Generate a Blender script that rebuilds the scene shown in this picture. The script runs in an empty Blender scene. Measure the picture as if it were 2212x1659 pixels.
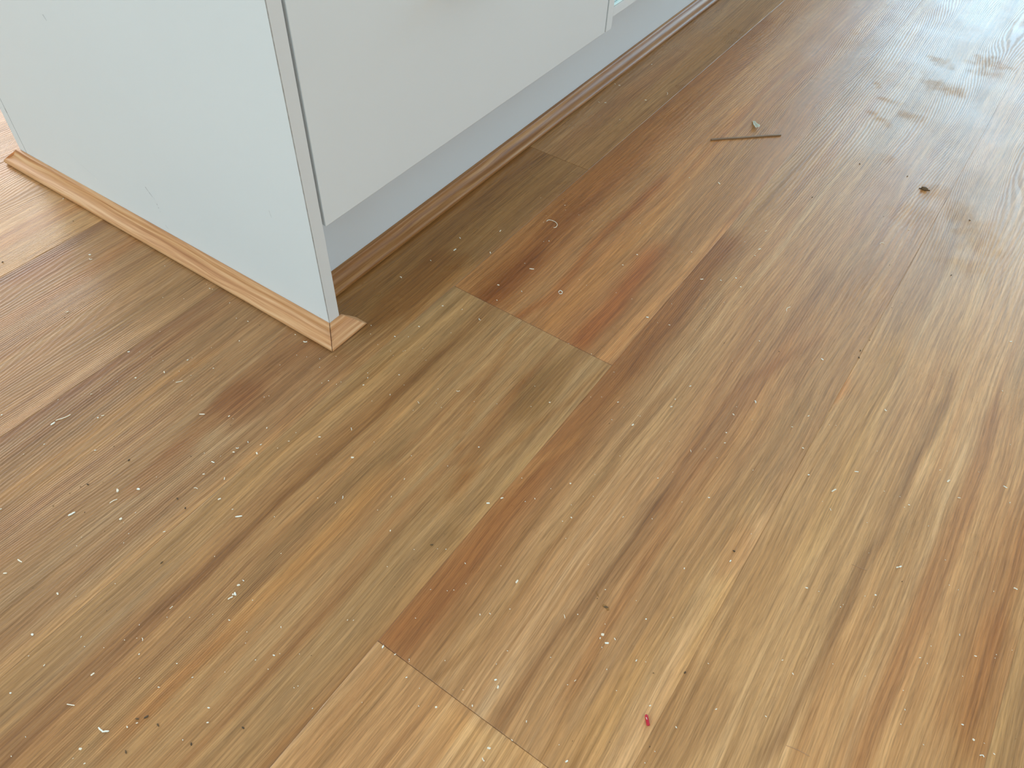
import bpy, bmesh, math, random
import numpy as np
from mathutils import Matrix, Vector

sc = bpy.context.scene
COL = sc.collection
random.seed(11)

# ------------------------------------------------------------------ camera
cam_d = bpy.data.cameras.new('camera')
cam = bpy.data.objects.new('camera', cam_d)
COL.objects.link(cam)
right = Vector((0.82233012, 0.56811731, 0.03187312))
down = Vector((0.44228429, -0.60294083, -0.66396307))
fwd = Vector((-0.3579913, 0.56009381, -0.74708577))
m = Matrix((right, -down, -fwd)).transposed().to_4x4()
m.translation = Vector((0.52251547, -0.42234216, 0.64713728))
cam.matrix_world = m
cam_d.sensor_fit = 'HORIZONTAL'
cam_d.sensor_width = 36.0
cam_d.lens = 1674.564 / 2212 * 36.0
cam_d.clip_start = 0.02
sc.camera = cam

# ------------------------------------------------------------------ exposure, world, daylight and east fill
sc.view_settings.view_transform = 'Standard'
sc.view_settings.look = 'None'
sc.view_settings.gamma = 1.0
sc.view_settings.use_curve_mapping = False
sc.view_settings.exposure = -0.18

world = bpy.data.worlds.new('world')
sc.world = world
world.use_nodes = True
bg = world.node_tree.nodes['Background']
bg.inputs['Color'].default_value = (0.75, 0.86, 1.0, 1)
bg.inputs['Strength'].default_value = 0.3

XW, XE, YS, YN, ZC = -4.0, 3.0, -3.4, 4.0, 2.5     # inner faces of the room


def window_light(name, loc, rot, w, h, radiance, color):
    d = bpy.data.lights.new(name, 'AREA')
    d.shape = 'RECTANGLE'
    d.size = w
    d.size_y = h
    d.energy = radiance * math.pi * w * h
    d.color = color
    o = bpy.data.objects.new(name, d)
    COL.objects.link(o)
    o.location = loc
    o.rotation_euler = rot
    return o


# daylight through the openings, the east one an added fill: (name, centre, width, height, wall)
WIN = {
    'north': dict(a=-0.45, b=2.1, z0=0.02, z1=2.05),
    'west': dict(a=-0.6, b=3.0, z0=0.02, z1=2.05),
    'south': dict(a=-2.4, b=2.0, z0=0.9, z1=2.1),
    'east': dict(a=-2.2, b=1.6, z0=0.9, z1=2.1),  # added opening, holds the fill for the cabinet front
}
RN, RW, RS, RE = 7.2, 7.6, 6.0, 1.9
wn = WIN['north']
window_light('daylight_north', ((wn['a'] + wn['b']) / 2, YN + 0.1, (wn['z0'] + wn['z1']) / 2), (math.radians(-90), 0, 0),
             wn['b'] - wn['a'], wn['z1'] - wn['z0'], RN, (0.44, 0.76, 1.0))
ww = WIN['west']
window_light('daylight_west', (XW - 0.1, (ww['a'] + ww['b']) / 2, (ww['z0'] + ww['z1']) / 2), (math.radians(90), 0, math.radians(-90)),
             ww['b'] - ww['a'], ww['z1'] - ww['z0'], RW, (1.0, 1.0, 1.0))
ws = WIN['south']
window_light('daylight_south', ((ws['a'] + ws['b']) / 2, YS - 0.1, (ws['z0'] + ws['z1']) / 2), (math.radians(90), 0, 0),
             ws['b'] - ws['a'], ws['z1'] - ws['z0'], RS, (0.585, 0.865, 1.0))
we = WIN['east']
window_light('fill_east', (XE + 0.1, (we['a'] + we['b']) / 2, (we['z0'] + we['z1']) / 2), (math.radians(90), 0, math.radians(90)),
             we['b'] - we['a'], we['z1'] - we['z0'], RE, (0.92, 0.89, 0.80))  # added fill light that brightens the cabinet front


# ------------------------------------------------------------------ node helpers
def mat(name):
    m_ = bpy.data.materials.new(name)
    m_.use_nodes = True
    return m_, m_.node_tree, m_.node_tree.nodes['Principled BSDF']


class N:
    def __init__(s, nt):
        s.nt = nt

    def new(s, t, **k):
        n = s.nt.nodes.new(t)
        for a, b in k.items():
            setattr(n, a, b)
        return n

    def link(s, a, b):
        s.nt.links.new(a, b)

    def put(s, sock, v):
        if hasattr(v, 'is_output') or isinstance(v, bpy.types.NodeSocket):
            s.link(v, sock)
        else:
            sock.default_value = v

    def math(s, op, a, b=0.0, c=None, clamp=False):
        n = s.new('ShaderNodeMath', operation=op, use_clamp=clamp)
        s.put(n.inputs[0], a)
        s.put(n.inputs[1], b)
        if c is not None:
            s.put(n.inputs[2], c)
        return n.outputs[0]

    def noise(s, vec, scale=1.0, detail=2.0, rough=0.5, dist=0.0):
        n = s.new('ShaderNodeTexNoise')
        s.link(vec, n.inputs['Vector'])
        n.inputs['Scale'].default_value = scale
        n.inputs['Detail'].default_value = detail
        n.inputs['Roughness'].default_value = rough
        n.inputs['Distortion'].default_value = dist
        return n.outputs['Fac']

    def comb(s, x, y, z):
        n = s.new('ShaderNodeCombineXYZ')
        for i, v in enumerate((x, y, z)):
            s.put(n.inputs[i], v)
        return n.outputs[0]

    def ramp(s, fac, stops):
        n = s.new('ShaderNodeValToRGB')
        s.link(fac, n.inputs[0])
        e = n.color_ramp.elements
        while len(e) < len(stops):
            e.new(0.5)
        for el, (p, c) in zip(e, stops):
            el.position = p
            el.color = (*c, 1) if len(c) == 3 else c
        return n.outputs['Color']

    def mapr(s, v, a, b, c, d):
        n = s.new('ShaderNodeMapRange')
        s.link(v, n.inputs[0])
        for i, q in enumerate((a, b, c, d)):
            s.put(n.inputs[i + 1], q)
        return n.outputs[0]

    def mix(s, fac, a, b, mode='MIX'):
        n = s.new('ShaderNodeMix', data_type='RGBA', blend_type=mode)
        s.put(n.inputs[0], fac)
        s.put(n.inputs[6], a if not isinstance(a, tuple) else (*a, 1))
        s.put(n.inputs[7], b if not isinstance(b, tuple) else (*b, 1))
        return n.outputs[2]


def floor_material():
    m_, nt, bs = mat('oiled_blackbutt_boards')
    n = N(nt)
    tc = n.new('ShaderNodeTexCoord')
    sep = n.new('ShaderNodeSeparateXYZ')
    n.link(tc.outputs['Object'], sep.inputs[0])
    u, v = sep.outputs[0], sep.outputs[1]
    pid = n.new('ShaderNodeAttribute', attribute_name='board').outputs['Fac']
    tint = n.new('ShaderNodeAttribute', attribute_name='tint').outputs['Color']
    dull = n.new('ShaderNodeAttribute', attribute_name='dull').outputs['Fac']
    patch = n.noise(n.comb(n.math('MULTIPLY', u, 70.0), n.math('MULTIPLY', v, 45.0), 1.0), 1.0, 4.0, 0.65)
    dull = n.math('MULTIPLY', dull, n.mapr(patch, 0.36, 0.56, 0.25, 1.0))
    w = n.math('MULTIPLY', pid, 3.71)
    # slow waviness of the grain direction
    wob = n.noise(n.comb(n.math('MULTIPLY', u, 3.0), n.math('MULTIPLY', v, 2.2), w), 1.0, 2.0)
    u2 = n.math('ADD', u, n.math('MULTIPLY', n.math('SUBTRACT', wob, 0.5), 0.030))
    broad = n.noise(n.comb(n.math('MULTIPLY', u2, 38.0), n.math('MULTIPLY', v, 1.3), w), 1.0, 3.0, 0.55, 0.3)
    mid = n.noise(n.comb(n.math('MULTIPLY', u2, 110.0), n.math('MULTIPLY', v, 2.4), w), 1.0, 3.0, 0.6, 0.2)
    fine = n.noise(n.comb(n.math('MULTIPLY', u2, 420.0), n.math('MULTIPLY', v, 10.0), w), 1.0, 4.0, 0.7)
    pore = n.noise(n.comb(n.math('MULTIPLY', u2, 1100.0), n.math('MULTIPLY', v, 55.0), w), 1.0, 2.0, 0.6)
    hue = n.noise(n.comb(n.math('MULTIPLY', u2, 16.0), n.math('MULTIPLY', v, 1.6), n.math('ADD', w, 40.0)), 1.0, 2.0)
    t = n.math('ADD', n.math('MULTIPLY', broad, 0.44), n.math('ADD', n.math('MULTIPLY', mid, 0.38), n.math('MULTIPLY', fine, 0.18)))
    c1 = n.ramp(t, [(0.30, (0.325, 0.155, 0.050)), (0.43, (0.435, 0.228, 0.088)), (0.56, (0.510, 0.286, 0.125)), (0.70, (0.650, 0.410, 0.210))])
    c2 = n.ramp(t, [(0.32, (0.360, 0.155, 0.050)), (0.44, (0.460, 0.224, 0.086)), (0.55, (0.530, 0.284, 0.118)), (0.70, (0.645, 0.400, 0.205))])
    col = n.mix(n.mapr(hue, 0.42, 0.60, 0.0, 1.0), c1, c2)
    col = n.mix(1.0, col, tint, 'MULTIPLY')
    # fine dark grain lines and pores
    g = n.mapr(fine, 0.34, 0.62, 0.76, 1.13)
    p = n.mapr(pore, 0.30, 0.55, 0.82, 1.03)
    gp = n.math('MULTIPLY', g, p)
    col = n.mix(1.0, col, n.comb(gp, gp, gp), 'MULTIPLY')
    n.link(col, bs.inputs['Base Color'])
    # embossed growth lines
    f1 = n.noise(n.comb(n.math('MULTIPLY', u2, 9.0), n.math('MULTIPLY', v, 1.3), n.math('ADD', w, 9.0)), 1.0, 1.0, 0.45, 0.0)
    f2 = n.noise(n.comb(n.math('MULTIPLY', u, 55.0), n.math('MULTIPLY', v, 28.0), w), 1.0, 2.0, 0.6)
    ph = n.math('ADD', n.math('MULTIPLY', u, 290.0), n.math('ADD', n.math('MULTIPLY', f1, 38.0), n.math('MULTIPLY', f2, 0.8)))
    ring = n.math('SINE', n.math('MULTIPLY', ph, math.tau))
    ring = n.mapr(ring, -0.5, 0.7, 0.0, 1.0)
    tick = n.noise(n.comb(n.math('MULTIPLY', u, 600.0), n.math('MULTIPLY', v, 160.0), w), 1.0, 2.0)
    hgt = n.math('ADD', n.math('MULTIPLY', ring, 0.32), n.math('ADD', n.math('MULTIPLY', fine, 0.45), n.math('MULTIPLY', tick, 0.45)))
    keep = n.math('SUBTRACT', 1.0, n.math('MULTIPLY', dull, 0.5))
    b = n.new('ShaderNodeBump')
    b.inputs['Strength'].default_value = 0.5
    b.inputs['Distance'].default_value = 0.0005
    n.link(n.math('MULTIPLY', hgt, keep), b.inputs['Height'])
    n.link(b.outputs['Normal'], bs.inputs['Normal'])
    cloud = n.noise(n.comb(n.math('MULTIPLY', u, 9.0), n.math('MULTIPLY', v, 9.0), 3.0), 1.0, 4.0, 0.6)
    r = n.math('ADD', n.mapr(cloud, 0.35, 0.65, 0.25, 0.35), n.math('MULTIPLY', dull, 0.30))
    r = n.math('ADD', r, n.math('MULTIPLY', n.math('SUBTRACT', 1.0, ring), 0.10))
    n.link(r, bs.inputs['Roughness'])
    bs.inputs['IOR'].default_value = 1.5
    n.link(n.math('SUBTRACT', n.math('ADD', 0.40, n.math('MULTIPLY', ring, 0.13)), n.math('MULTIPLY', dull, 0.28)), bs.inputs['Specular IOR Level'])
    return m_


def trim_material(name, dark, midc, pale, seed):
    m_, nt, bs = mat(name)
    n = N(nt)
    uvn = n.new('ShaderNodeUVMap')
    sep = n.new('ShaderNodeSeparateXYZ')
    n.link(uvn.outputs[0], sep.inputs[0])
    s_, l_ = sep.outputs[0], sep.outputs[1]
    wob = n.noise(n.comb(n.math('MULTIPLY', s_, 20.0), n.math('MULTIPLY', l_, 5.0), seed), 1.0, 2.0)
    s2 = n.math('ADD', s_, n.math('MULTIPLY', n.math('SUBTRACT', wob, 0.5), 0.016))
    a = n.noise(n.comb(n.math('MULTIPLY', s2, 160.0), n.math('MULTIPLY', l_, 3.0), seed), 1.0, 3.0, 0.6)
    f_ = n.noise(n.comb(n.math('MULTIPLY', s2, 700.0), n.math('MULTIPLY', l_, 14.0), seed), 1.0, 3.0, 0.6)
    t = n.math('ADD', n.math('MULTIPLY', a, 0.72), n.math('MULTIPLY', f_, 0.28))
    c = n.ramp(t, [(0.38, dark), (0.5, midc), (0.62, pale)])
    n.link(c, bs.inputs['Base Color'])
    b = n.new('ShaderNodeBump')
    b.inputs['Strength'].default_value = 0.25
    b.inputs['Distance'].default_value = 0.0002
    n.link(f_, b.inputs['Height'])
    n.link(b.outputs['Normal'], bs.inputs['Normal'])
    bs.inputs['Roughness'].default_value = 0.38
    return m_


def plain(name, col, rough=0.5, metal=0.0, bump=0.0, scale=900.0, vary=0.0, trans=0.0):
    m_, nt, bs = mat(name)
    n = N(nt)
    bs.inputs['Base Color'].default_value = (*col, 1)
    bs.inputs['Roughness'].default_value = rough
    bs.inputs['Metallic'].default_value = metal
    bs.inputs['Transmission Weight'].default_value = trans
    tc = n.new('ShaderNodeTexCoord')
    if bump:
        f_ = n.noise(tc.outputs['Object'], scale, 2.0)
        b = n.new('ShaderNodeBump')
        b.inputs['Strength'].default_value = bump
        b.inputs['Distance'].default_value = 0.0002
        n.link(f_, b.inputs['Height'])
        n.link(b.outputs['Normal'], bs.inputs['Normal'])
    if vary:
        f_ = n.noise(tc.outputs['Object'], 4.0, 3.0)
        k = n.mapr(f_, 0.3, 0.7, 1.0 - vary, 1.0)
        n.link(n.mix(1.0, col, n.comb(k, k, k), 'MULTIPLY'), bs.inputs['Base Color'])
    return m_


def edge_material():
    """white edge banding with the brown glue line worn in patches along its corner (local y = 0)"""
    m_, nt, bs = mat('white_edge_banding')
    n = N(nt)
    tc = n.new('ShaderNodeTexCoord')
    sep = n.new('ShaderNodeSeparateXYZ')
    n.link(tc.outputs['Object'], sep.inputs[0])
    y, z = sep.outputs[1], sep.outputs[2]
    nz = n.noise(n.comb(0.0, 0.0, n.math('MULTIPLY', z, 60.0)), 1.0, 4.0, 0.7)
    nz2 = n.noise(n.comb(5.0, 0.0, n.math('MULTIPLY', z, 9.0)), 1.0, 2.0, 0.6)
    wdt = n.math('ADD', 0.0001, n.math('MULTIPLY', n.math('ADD', nz, n.math('MULTIPLY', nz2, 0.8)), 0.00045))
    on = n.math('LESS_THAN', y, wdt)
    dk = n.mapr(nz, 0.38, 0.62, 0.55, 0.85)
    c = n.mix(n.math('MULTIPLY', on, dk), (0.74, 0.735, 0.72), (0.22, 0.18, 0.15))
    n.link(c, bs.inputs['Base Color'])
    bs.inputs['Roughness'].default_value = 0.45
    return m_


M = {
    'floor': floor_material(),
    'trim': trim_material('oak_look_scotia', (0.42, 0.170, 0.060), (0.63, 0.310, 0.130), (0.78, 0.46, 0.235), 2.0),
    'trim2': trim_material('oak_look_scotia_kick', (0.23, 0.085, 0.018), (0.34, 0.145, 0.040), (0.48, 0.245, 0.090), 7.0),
    'lam': plain('white_laminate', (0.775, 0.785, 0.775), 0.42, bump=0.12, scale=1400.0, vary=0.02),
    'edge': edge_material(),
    'kick': plain('white_kickboard', (0.72, 0.745, 0.76), 0.45, bump=0.1, scale=1400.0, vary=0.02),
    'in': plain('white_carcase', (0.62, 0.62, 0.60), 0.5),
    'scuff': plain('grey_scuff', (0.30, 0.29, 0.28), 0.6),
    'scuff2': plain('pale_scuff', (0.60, 0.61, 0.60), 0.5),
    'top': plain('stone_worktop', (0.7, 0.7, 0.69), 0.3, vary=0.06),
    'wall': plain('white_wall_paint', (0.76, 0.75, 0.73), 0.8),
    'ceil': plain('white_ceiling_paint', (0.82, 0.82, 0.81), 0.9),
    'frame': plain('white_aluminium_frame', (0.8, 0.8, 0.8), 0.4),
    'metal': plain('brushed_steel', (0.55, 0.55, 0.55), 0.35, 1.0),
    'glass': plain('pale_green_glass', (0.55, 0.72, 0.68), 0.12),
    'glassedge': plain('polished_glass_edge', (0.80, 0.93, 0.89), 0.15),
    'chip': plain('white_laminate_chip', (0.92, 0.91, 0.80), 0.5, bump=0.2),
    'cream': plain('cream_sawdust', (0.90, 0.80, 0.63), 0.75, bump=0.3),
    'pale': plain('pale_woodchip', (0.95, 0.94, 0.80), 0.6, bump=0.4, scale=500.0, vary=0.1),
    'dirt': plain('dark_dirt', (0.085, 0.05, 0.022), 0.7, bump=0.5, scale=600.0),
    'dirt2': plain('brown_dirt', (0.13, 0.075, 0.03), 0.7, bump=0.5, scale=600.0),
    'smear': plain('brown_resin', (0.32, 0.15, 0.035), 0.4),
    'stick': trim_material('weathered_stick', (0.15, 0.082, 0.040), (0.23, 0.135, 0.070), (0.31, 0.20, 0.11), 4.0),
    'red': plain('red_plastic', (0.55, 0.012, 0.035), 0.3),
    'hair': plain('tan_hair', (0.50, 0.30, 0.17), 0.5),
}


# ------------------------------------------------------------------ mesh helpers
def link(o, parent=None):
    COL.objects.link(o)
    if parent is not None:
        o.parent = parent
    return o


def obj(name, bm, mats, parent=None, smooth=False, loc=None):
    me = bpy.data.meshes.new(name)
    bmesh.ops.recalc_face_normals(bm, faces=bm.faces)
    bm.to_mesh(me)
    bm.free()
    for q in (mats if isinstance(mats, (list, tuple)) else [mats]):
        me.materials.append(q)
    if smooth:
        for p in me.polygons:
            p.use_smooth = True
    o = bpy.data.objects.new(name, me)
    if loc is not None:
        o.location = loc
    return link(o, parent)


def tag(o, label, cat, group=None, kind=None):
    o['label'] = label
    o['category'] = cat
    if group:
        o['group'] = group
    if kind:
        o['kind'] = kind
    return o


def struct(o, label=None):
    o['kind'] = 'structure'
    if label:
        o['label'] = label
    return o


def empty(name, loc):
    o = bpy.data.objects.new(name, None)
    o.location = loc
    o.empty_display_size = 0.05
    return link(o)


def box(bm, x0, x1, y0, y1, z0, z1, bev=0.0, mi=0):
    r = bmesh.ops.create_cube(bm, size=1.0)
    vs = r['verts']
    for v in vs:
        v.co = Vector(((x0 + x1) / 2 + v.co.x * (x1 - x0), (y0 + y1) / 2 + v.co.y * (y1 - y0), (z0 + z1) / 2 + v.co.z * (z1 - z0)))
    fs = set(f for v in vs for f in v.link_faces)
    for f in fs:
        f.material_index = mi
    if bev:
        es = list(set(e for v in vs for e in v.link_edges))
        bmesh.ops.bevel(bm, geom=es, offset=bev, segments=2, affect='EDGES', profile=0.5)
    return vs


def bx(name, dims, m_, parent=None, bev=0.0, origin=(0, 0, 0)):
    bm = bmesh.new()
    x0, x1, y0, y1, z0, z1 = dims
    ox, oy, oz = origin
    box(bm, x0 - ox, x1 - ox, y0 - oy, y1 - oy, z0 - oz, z1 - oz, bev)
    return obj(name, bm, m_, parent)


# ------------------------------------------------------------------ data: floor figure with painted shade, loose bits (board frame, metres)
BARS = [
 ([[-0.3487,-0.0772],[-0.3464,-0.0753]],0.0014,'short pale splinter, second nearest of its kind above the long wavy sliver'),
 ([[-0.3411,-0.0818],[-0.3388,-0.0815],[-0.3375,-0.0799]],0.0009,'fine curled shaving, on the floor above the long wavy sliver'),
 ([[-0.2782,-0.1582],[-0.2767,-0.1555]],0.0011,'short pale splinter, nearest of its kind above the long wavy sliver'),
 ([[-0.1664,-0.1562],[-0.1648,-0.1546]],0.0012,'short pale splinter, fourth nearest of its kind right of the long wavy sliver'),
 ([[-0.1272,-0.1767],[-0.1259,-0.1752]],0.0014,'short pale splinter, third nearest of its kind right of the long wavy sliver'),
 ([[-0.1097,-0.1514],[-0.1071,-0.1526]],0.0013,'short pale splinter, sixth nearest of its kind right of the long wavy sliver'),
 ([[-0.1413,-0.2695],[-0.1412,-0.2648]],0.0016,'short pointed sliver just below the long wavy sliver'),
 ([[-0.1428,-0.2629],[-0.1392,-0.2559],[-0.1372,-0.2489]],0.001,'long thin wavy sliver on the floor near the left edge'),
 ([[-0.1106,-0.2313],[-0.1086,-0.229]],0.001,'short pale splinter, second nearest of its kind right of the long wavy sliver'),
 ([[-0.1115,-0.2355],[-0.1104,-0.2343]],0.0013,'short pale splinter, nearest of its kind right of the long wavy sliver'),
 ([[-0.0302,-0.1694],[-0.0258,-0.166]],0.0012,'longer pale splinter, on the floor right of the long wavy sliver'),
 ([[-0.0033,-0.1538],[-0.0031,-0.1516]],0.0011,'short pale splinter, on the floor left of the mitred trim corner'),
 ([[-0.031,-0.325],[-0.0294,-0.3187]],0.0016,'bright slanted slab chip on the left planks below the dark specks'),
 ([[-0.0118,-0.2935],[-0.0114,-0.29],[-0.0097,-0.2864]],0.0008,'fine curled shaving, on the floor below the long wavy sliver'),
 ([[-0.0194,-0.279],[-0.0163,-0.2812]],0.0022,'short pale splinter, nearest of its kind below the long wavy sliver'),
 ([[-0.0042,-0.268],[-0.0019,-0.2664]],0.0019,'short pale splinter, fifth nearest of its kind right of the long wavy sliver'),
 ([[0.0392,-0.2349],[0.0402,-0.2335],[0.0429,-0.2332]],0.0006,'fine curled shaving, on the floor above the stacked pale chips'),
 ([[0.033,-0.219],[0.0344,-0.2173]],0.0011,'short pale splinter, third nearest of its kind above the stacked pale chips'),
 ([[0.0278,-0.2033],[0.0314,-0.2025]],0.001,'short pale splinter, fourth nearest of its kind above the stacked pale chips'),
 ([[0.0534,-0.2085],[0.0554,-0.2109]],0.0009,'short pale splinter, second nearest of its kind above the stacked pale chips'),
 ([[0.0684,-0.2302],[0.0696,-0.2274]],0.0014,'short pale splinter, nearest of its kind above the stacked pale chips'),
 ([[0.0966,-0.2336],[0.1011,-0.2291]],0.0012,'bright straight chip with squared ends right of two dark crumbs'),
 ([[0.0555,-0.169],[0.0583,-0.1698]],0.0016,'short pale splinter, second nearest of its kind left of the rounded white chip'),
 ([[0.0359,-0.1828],[0.0376,-0.1815]],0.0014,'short pale splinter, third nearest of its kind left of the rounded white chip'),
 ([[0.0346,-0.1771],[0.0362,-0.1766],[0.0367,-0.1752]],0.0005,'fine curled shaving, on the floor left of the rounded white chip'),
 ([[0.0115,-0.2995],[0.0116,-0.2973]],0.0021,'short pale splinter, third nearest of its kind below the long wavy sliver'),
 ([[-0.0272,-0.3792],[-0.0216,-0.3787]],0.0013,'longer pale splinter, on the floor below the long wavy sliver'),
 ([[0.055,-0.2843],[0.0562,-0.2825]],0.0006,'thin pale sliver, second nearest of its kind left of the stacked pale chips'),
 ([[-0.0863,-0.1545],[-0.0839,-0.1517],[-0.0822,-0.1483]],0.0006,'fine curled shaving, on the floor right of the long wavy sliver'),
 ([[-0.1452,-0.2199],[-0.1442,-0.2181]],0.0006,'thin pale sliver, on the floor right of the long wavy sliver'),
 ([[-0.1945,-0.2917],[-0.1933,-0.2906]],0.0012,'short pale splinter, on the floor left of the long wavy sliver'),
 ([[-0.0888,-0.3581],[-0.0882,-0.3568]],0.0011,'short pale splinter, second nearest of its kind below the long wavy sliver'),
 ([[-0.0248,-0.3946],[-0.0225,-0.3926]],0.001,'short pale splinter, fourth nearest of its kind below the long wavy sliver'),
 ([[-0.1248,-0.2888],[-0.1242,-0.2873]],0.0006,'thin pale sliver, on the floor below the long wavy sliver'),
 ([[0.0302,-0.3782],[0.0325,-0.3788]],0.0015,'short pale splinter, second nearest of its kind above the V-shaped chip'),
 ([[0.156,-0.2952],[0.1564,-0.293],[0.1575,-0.2909]],0.0011,'curved cream sliver touching the stacked pale chips, lower left'),
 ([[0.1557,-0.2872],[0.1586,-0.2887]],0.0017,'blue-white flake on the right of a stacked pair, lower left'),
 ([[0.1554,-0.2893],[0.1566,-0.2895]],0.0014,'stubby pale chip, on the floor below the stacked pale chips'),
 ([[0.122,-0.3307],[0.1221,-0.3274]],0.0006,'thin pale sliver, nearest of its kind left of the stacked pale chips'),
 ([[0.0467,-0.4135],[0.048,-0.4129]],0.0017,'stubby pale chip, on the floor above the V-shaped chip'),
 ([[0.1169,-0.4061],[0.1176,-0.403]],0.0013,'longer pale splinter, on the floor above the V-shaped chip'),
 ([[0.1216,-0.4312],[0.1241,-0.43],[0.1274,-0.4283]],0.0008,'bent pale shaving, on the floor left of the V-shaped chip'),
 ([[0.1572,-0.4279],[0.1625,-0.4279],[0.1663,-0.4247]],0.0013,'large pale chip bent into a V shape, lower left of the floor'),
 ([[0.1587,-0.4461],[0.1608,-0.4453]],0.0018,'short pale splinter, nearest of its kind left of the V-shaped chip'),
 ([[0.1342,-0.3724],[0.134,-0.3712]],0.0011,'short pale splinter, nearest of its kind above the V-shaped chip'),
 ([[0.0768,-0.4523],[0.0781,-0.4516]],0.0012,'short pale splinter, second nearest of its kind left of the V-shaped chip'),
 ([[0.1653,-0.3591],[0.1665,-0.3585]],0.0009,'short pale splinter, on the floor below the stacked pale chips'),
 ([[0.1711,-0.4509],[0.1718,-0.4496]],0.0008,'short pale splinter, on the floor below the V-shaped chip'),
 ([[0.1852,-0.3596],[0.1858,-0.3584]],0.0006,'thin pale sliver, on the floor below the stacked pale chips'),
 ([[0.0788,-0.4238],[0.079,-0.4232],[0.0786,-0.4221]],0.0005,'fine curled shaving, nearest of its kind above the V-shaped chip'),
 ([[0.1242,-0.3614],[0.1259,-0.3618],[0.1268,-0.3629]],0.0003,'fine curled shaving, second nearest of its kind above the V-shaped chip'),
 ([[-0.0203,-0.0265],[-0.018,-0.0258],[-0.0164,-0.0241]],0.0011,'pale wavy chip just left of the trim corner'),
 ([[0.1374,-0.1168],[0.14,-0.1153]],0.0016,'rounded bright white chip alone on the middle of the floor'),
 ([[0.0921,-0.1172],[0.0942,-0.1159]],0.0011,'short pale splinter, nearest of its kind left of the rounded white chip'),
 ([[0.2816,-0.0798],[0.2842,-0.0779]],0.0014,'short pale splinter, second nearest of its kind right of the rounded white chip'),
 ([[0.2898,-0.0672],[0.2912,-0.0647]],0.0013,'short pale splinter, second nearest of its kind above the brown smear'),
 ([[0.1688,0.0186],[0.1707,0.0192],[0.1717,0.021]],0.0005,'fine curled shaving, on the floor right of the rounded white chip'),
 ([[0.1108,-0.0881],[0.1127,-0.089],[0.1136,-0.0905]],0.0005,'fine curled shaving, on the floor above the rounded white chip'),
 ([[0.1442,-0.0185],[0.1475,-0.0198]],0.0005,'thin pale sliver, third nearest of its kind right of the rounded white chip'),
 ([[0.0699,0.0725],[0.0719,0.073]],0.0011,'short pale splinter, nearest of its kind right of the mitred trim corner'),
 ([[0.1646,-0.1587],[0.164,-0.1571],[0.1627,-0.156]],0.0005,'fine curled shaving, on the floor below the rounded white chip'),
 ([[0.1987,-0.106],[0.198,-0.104]],0.0006,'thin pale sliver, second nearest of its kind right of the rounded white chip'),
 ([[0.0709,-0.1398],[0.0722,-0.1386]],0.0006,'thin pale sliver, on the floor left of the rounded white chip'),
 ([[0.2342,-0.0295],[0.2352,-0.0284]],0.0011,'short pale splinter, nearest of its kind right of the rounded white chip'),
 ([[0.1627,-0.1667],[0.162,-0.1653]],0.0005,'thin pale sliver, on the floor below the rounded white chip'),
 ([[0.2019,-0.1294],[0.2013,-0.1279]],0.0005,'thin pale sliver, nearest of its kind right of the rounded white chip'),
 ([[0.3036,-0.1438],[0.3052,-0.1444]],0.0004,'thin pale sliver, second nearest of its kind left of the brown smear'),
 ([[0.363,-0.2619],[0.3643,-0.2607]],0.0015,'stubby pale chip, second nearest of its kind left of the brown smear'),
 ([[0.3447,-0.1758],[0.3457,-0.177]],0.0009,'short pale splinter, on the floor left of the brown smear'),
 ([[0.328,-0.2573],[0.3289,-0.256]],0.0007,'short pale splinter, on the floor right of the stacked pale chips'),
 ([[0.0791,0.3375],[0.0804,0.3421],[0.0882,0.3434],[0.0943,0.3408],[0.0968,0.336],[0.0967,0.3331],[0.0944,0.3316]],0.0008,'long white hooked shaving on the dark planks beside the cabinet'),
 ([[0.1166,0.24],[0.1219,0.2428]],0.0012,'straight cream chip below the long hooked white shaving'),
 ([[0.1715,0.2237],[0.1709,0.2274],[0.1745,0.2276],[0.1761,0.2239],[0.1731,0.2225]],0.0007,'pale shaving curled into a small loop, below the hooked shaving'),
 ([[0.2135,0.3494],[0.2154,0.3502]],0.0013,'short pale splinter, nearest of its kind right of the long hooked shaving'),
 ([[0.2087,0.3193],[0.2108,0.32]],0.0009,'thin pale sliver, on the floor right of the long hooked shaving'),
 ([[0.2813,0.2507],[0.2842,0.2519]],0.0012,'short pale splinter, second nearest of its kind right of the long hooked shaving'),
 ([[0.304,0.3549],[0.3068,0.3578]],0.0013,'short pale splinter, third nearest of its kind left of the crescent shaving'),
 ([[0.3403,0.4582],[0.342,0.4623]],0.0013,'short pale splinter, on the floor above the crescent shaving'),
 ([[0.3391,0.3859],[0.3411,0.3851]],0.0011,'short pale splinter, second nearest of its kind left of the crescent shaving'),
 ([[0.3511,0.3728],[0.353,0.3736]],0.0013,'short pale splinter, nearest of its kind left of the crescent shaving'),
 ([[0.3315,0.5012],[0.333,0.5052]],0.001,'thin pale sliver, on the floor above the crescent shaving'),
 ([[0.3251,0.3697],[0.3272,0.3695]],0.0008,'thin pale sliver, nearest of its kind left of the crescent shaving'),
 ([[0.3096,0.255],[0.3118,0.2556]],0.0007,'thin pale sliver, second nearest of its kind left of the crescent shaving'),
 ([[0.4095,0.2951],[0.411,0.2958]],0.0009,'thin pale sliver, nearest of its kind below the crescent shaving'),
 ([[0.1324,0.1984],[0.1343,0.1974]],0.0006,'thin pale sliver, on the floor below the long hooked shaving'),
 ([[0.3499,0.0912],[0.3504,0.0939]],0.0017,'short pale splinter, third nearest of its kind above the brown smear'),
 ([[0.3354,-0.0116],[0.3368,-0.0107]],0.0014,'stubby pale chip, on the floor above the brown smear'),
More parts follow.
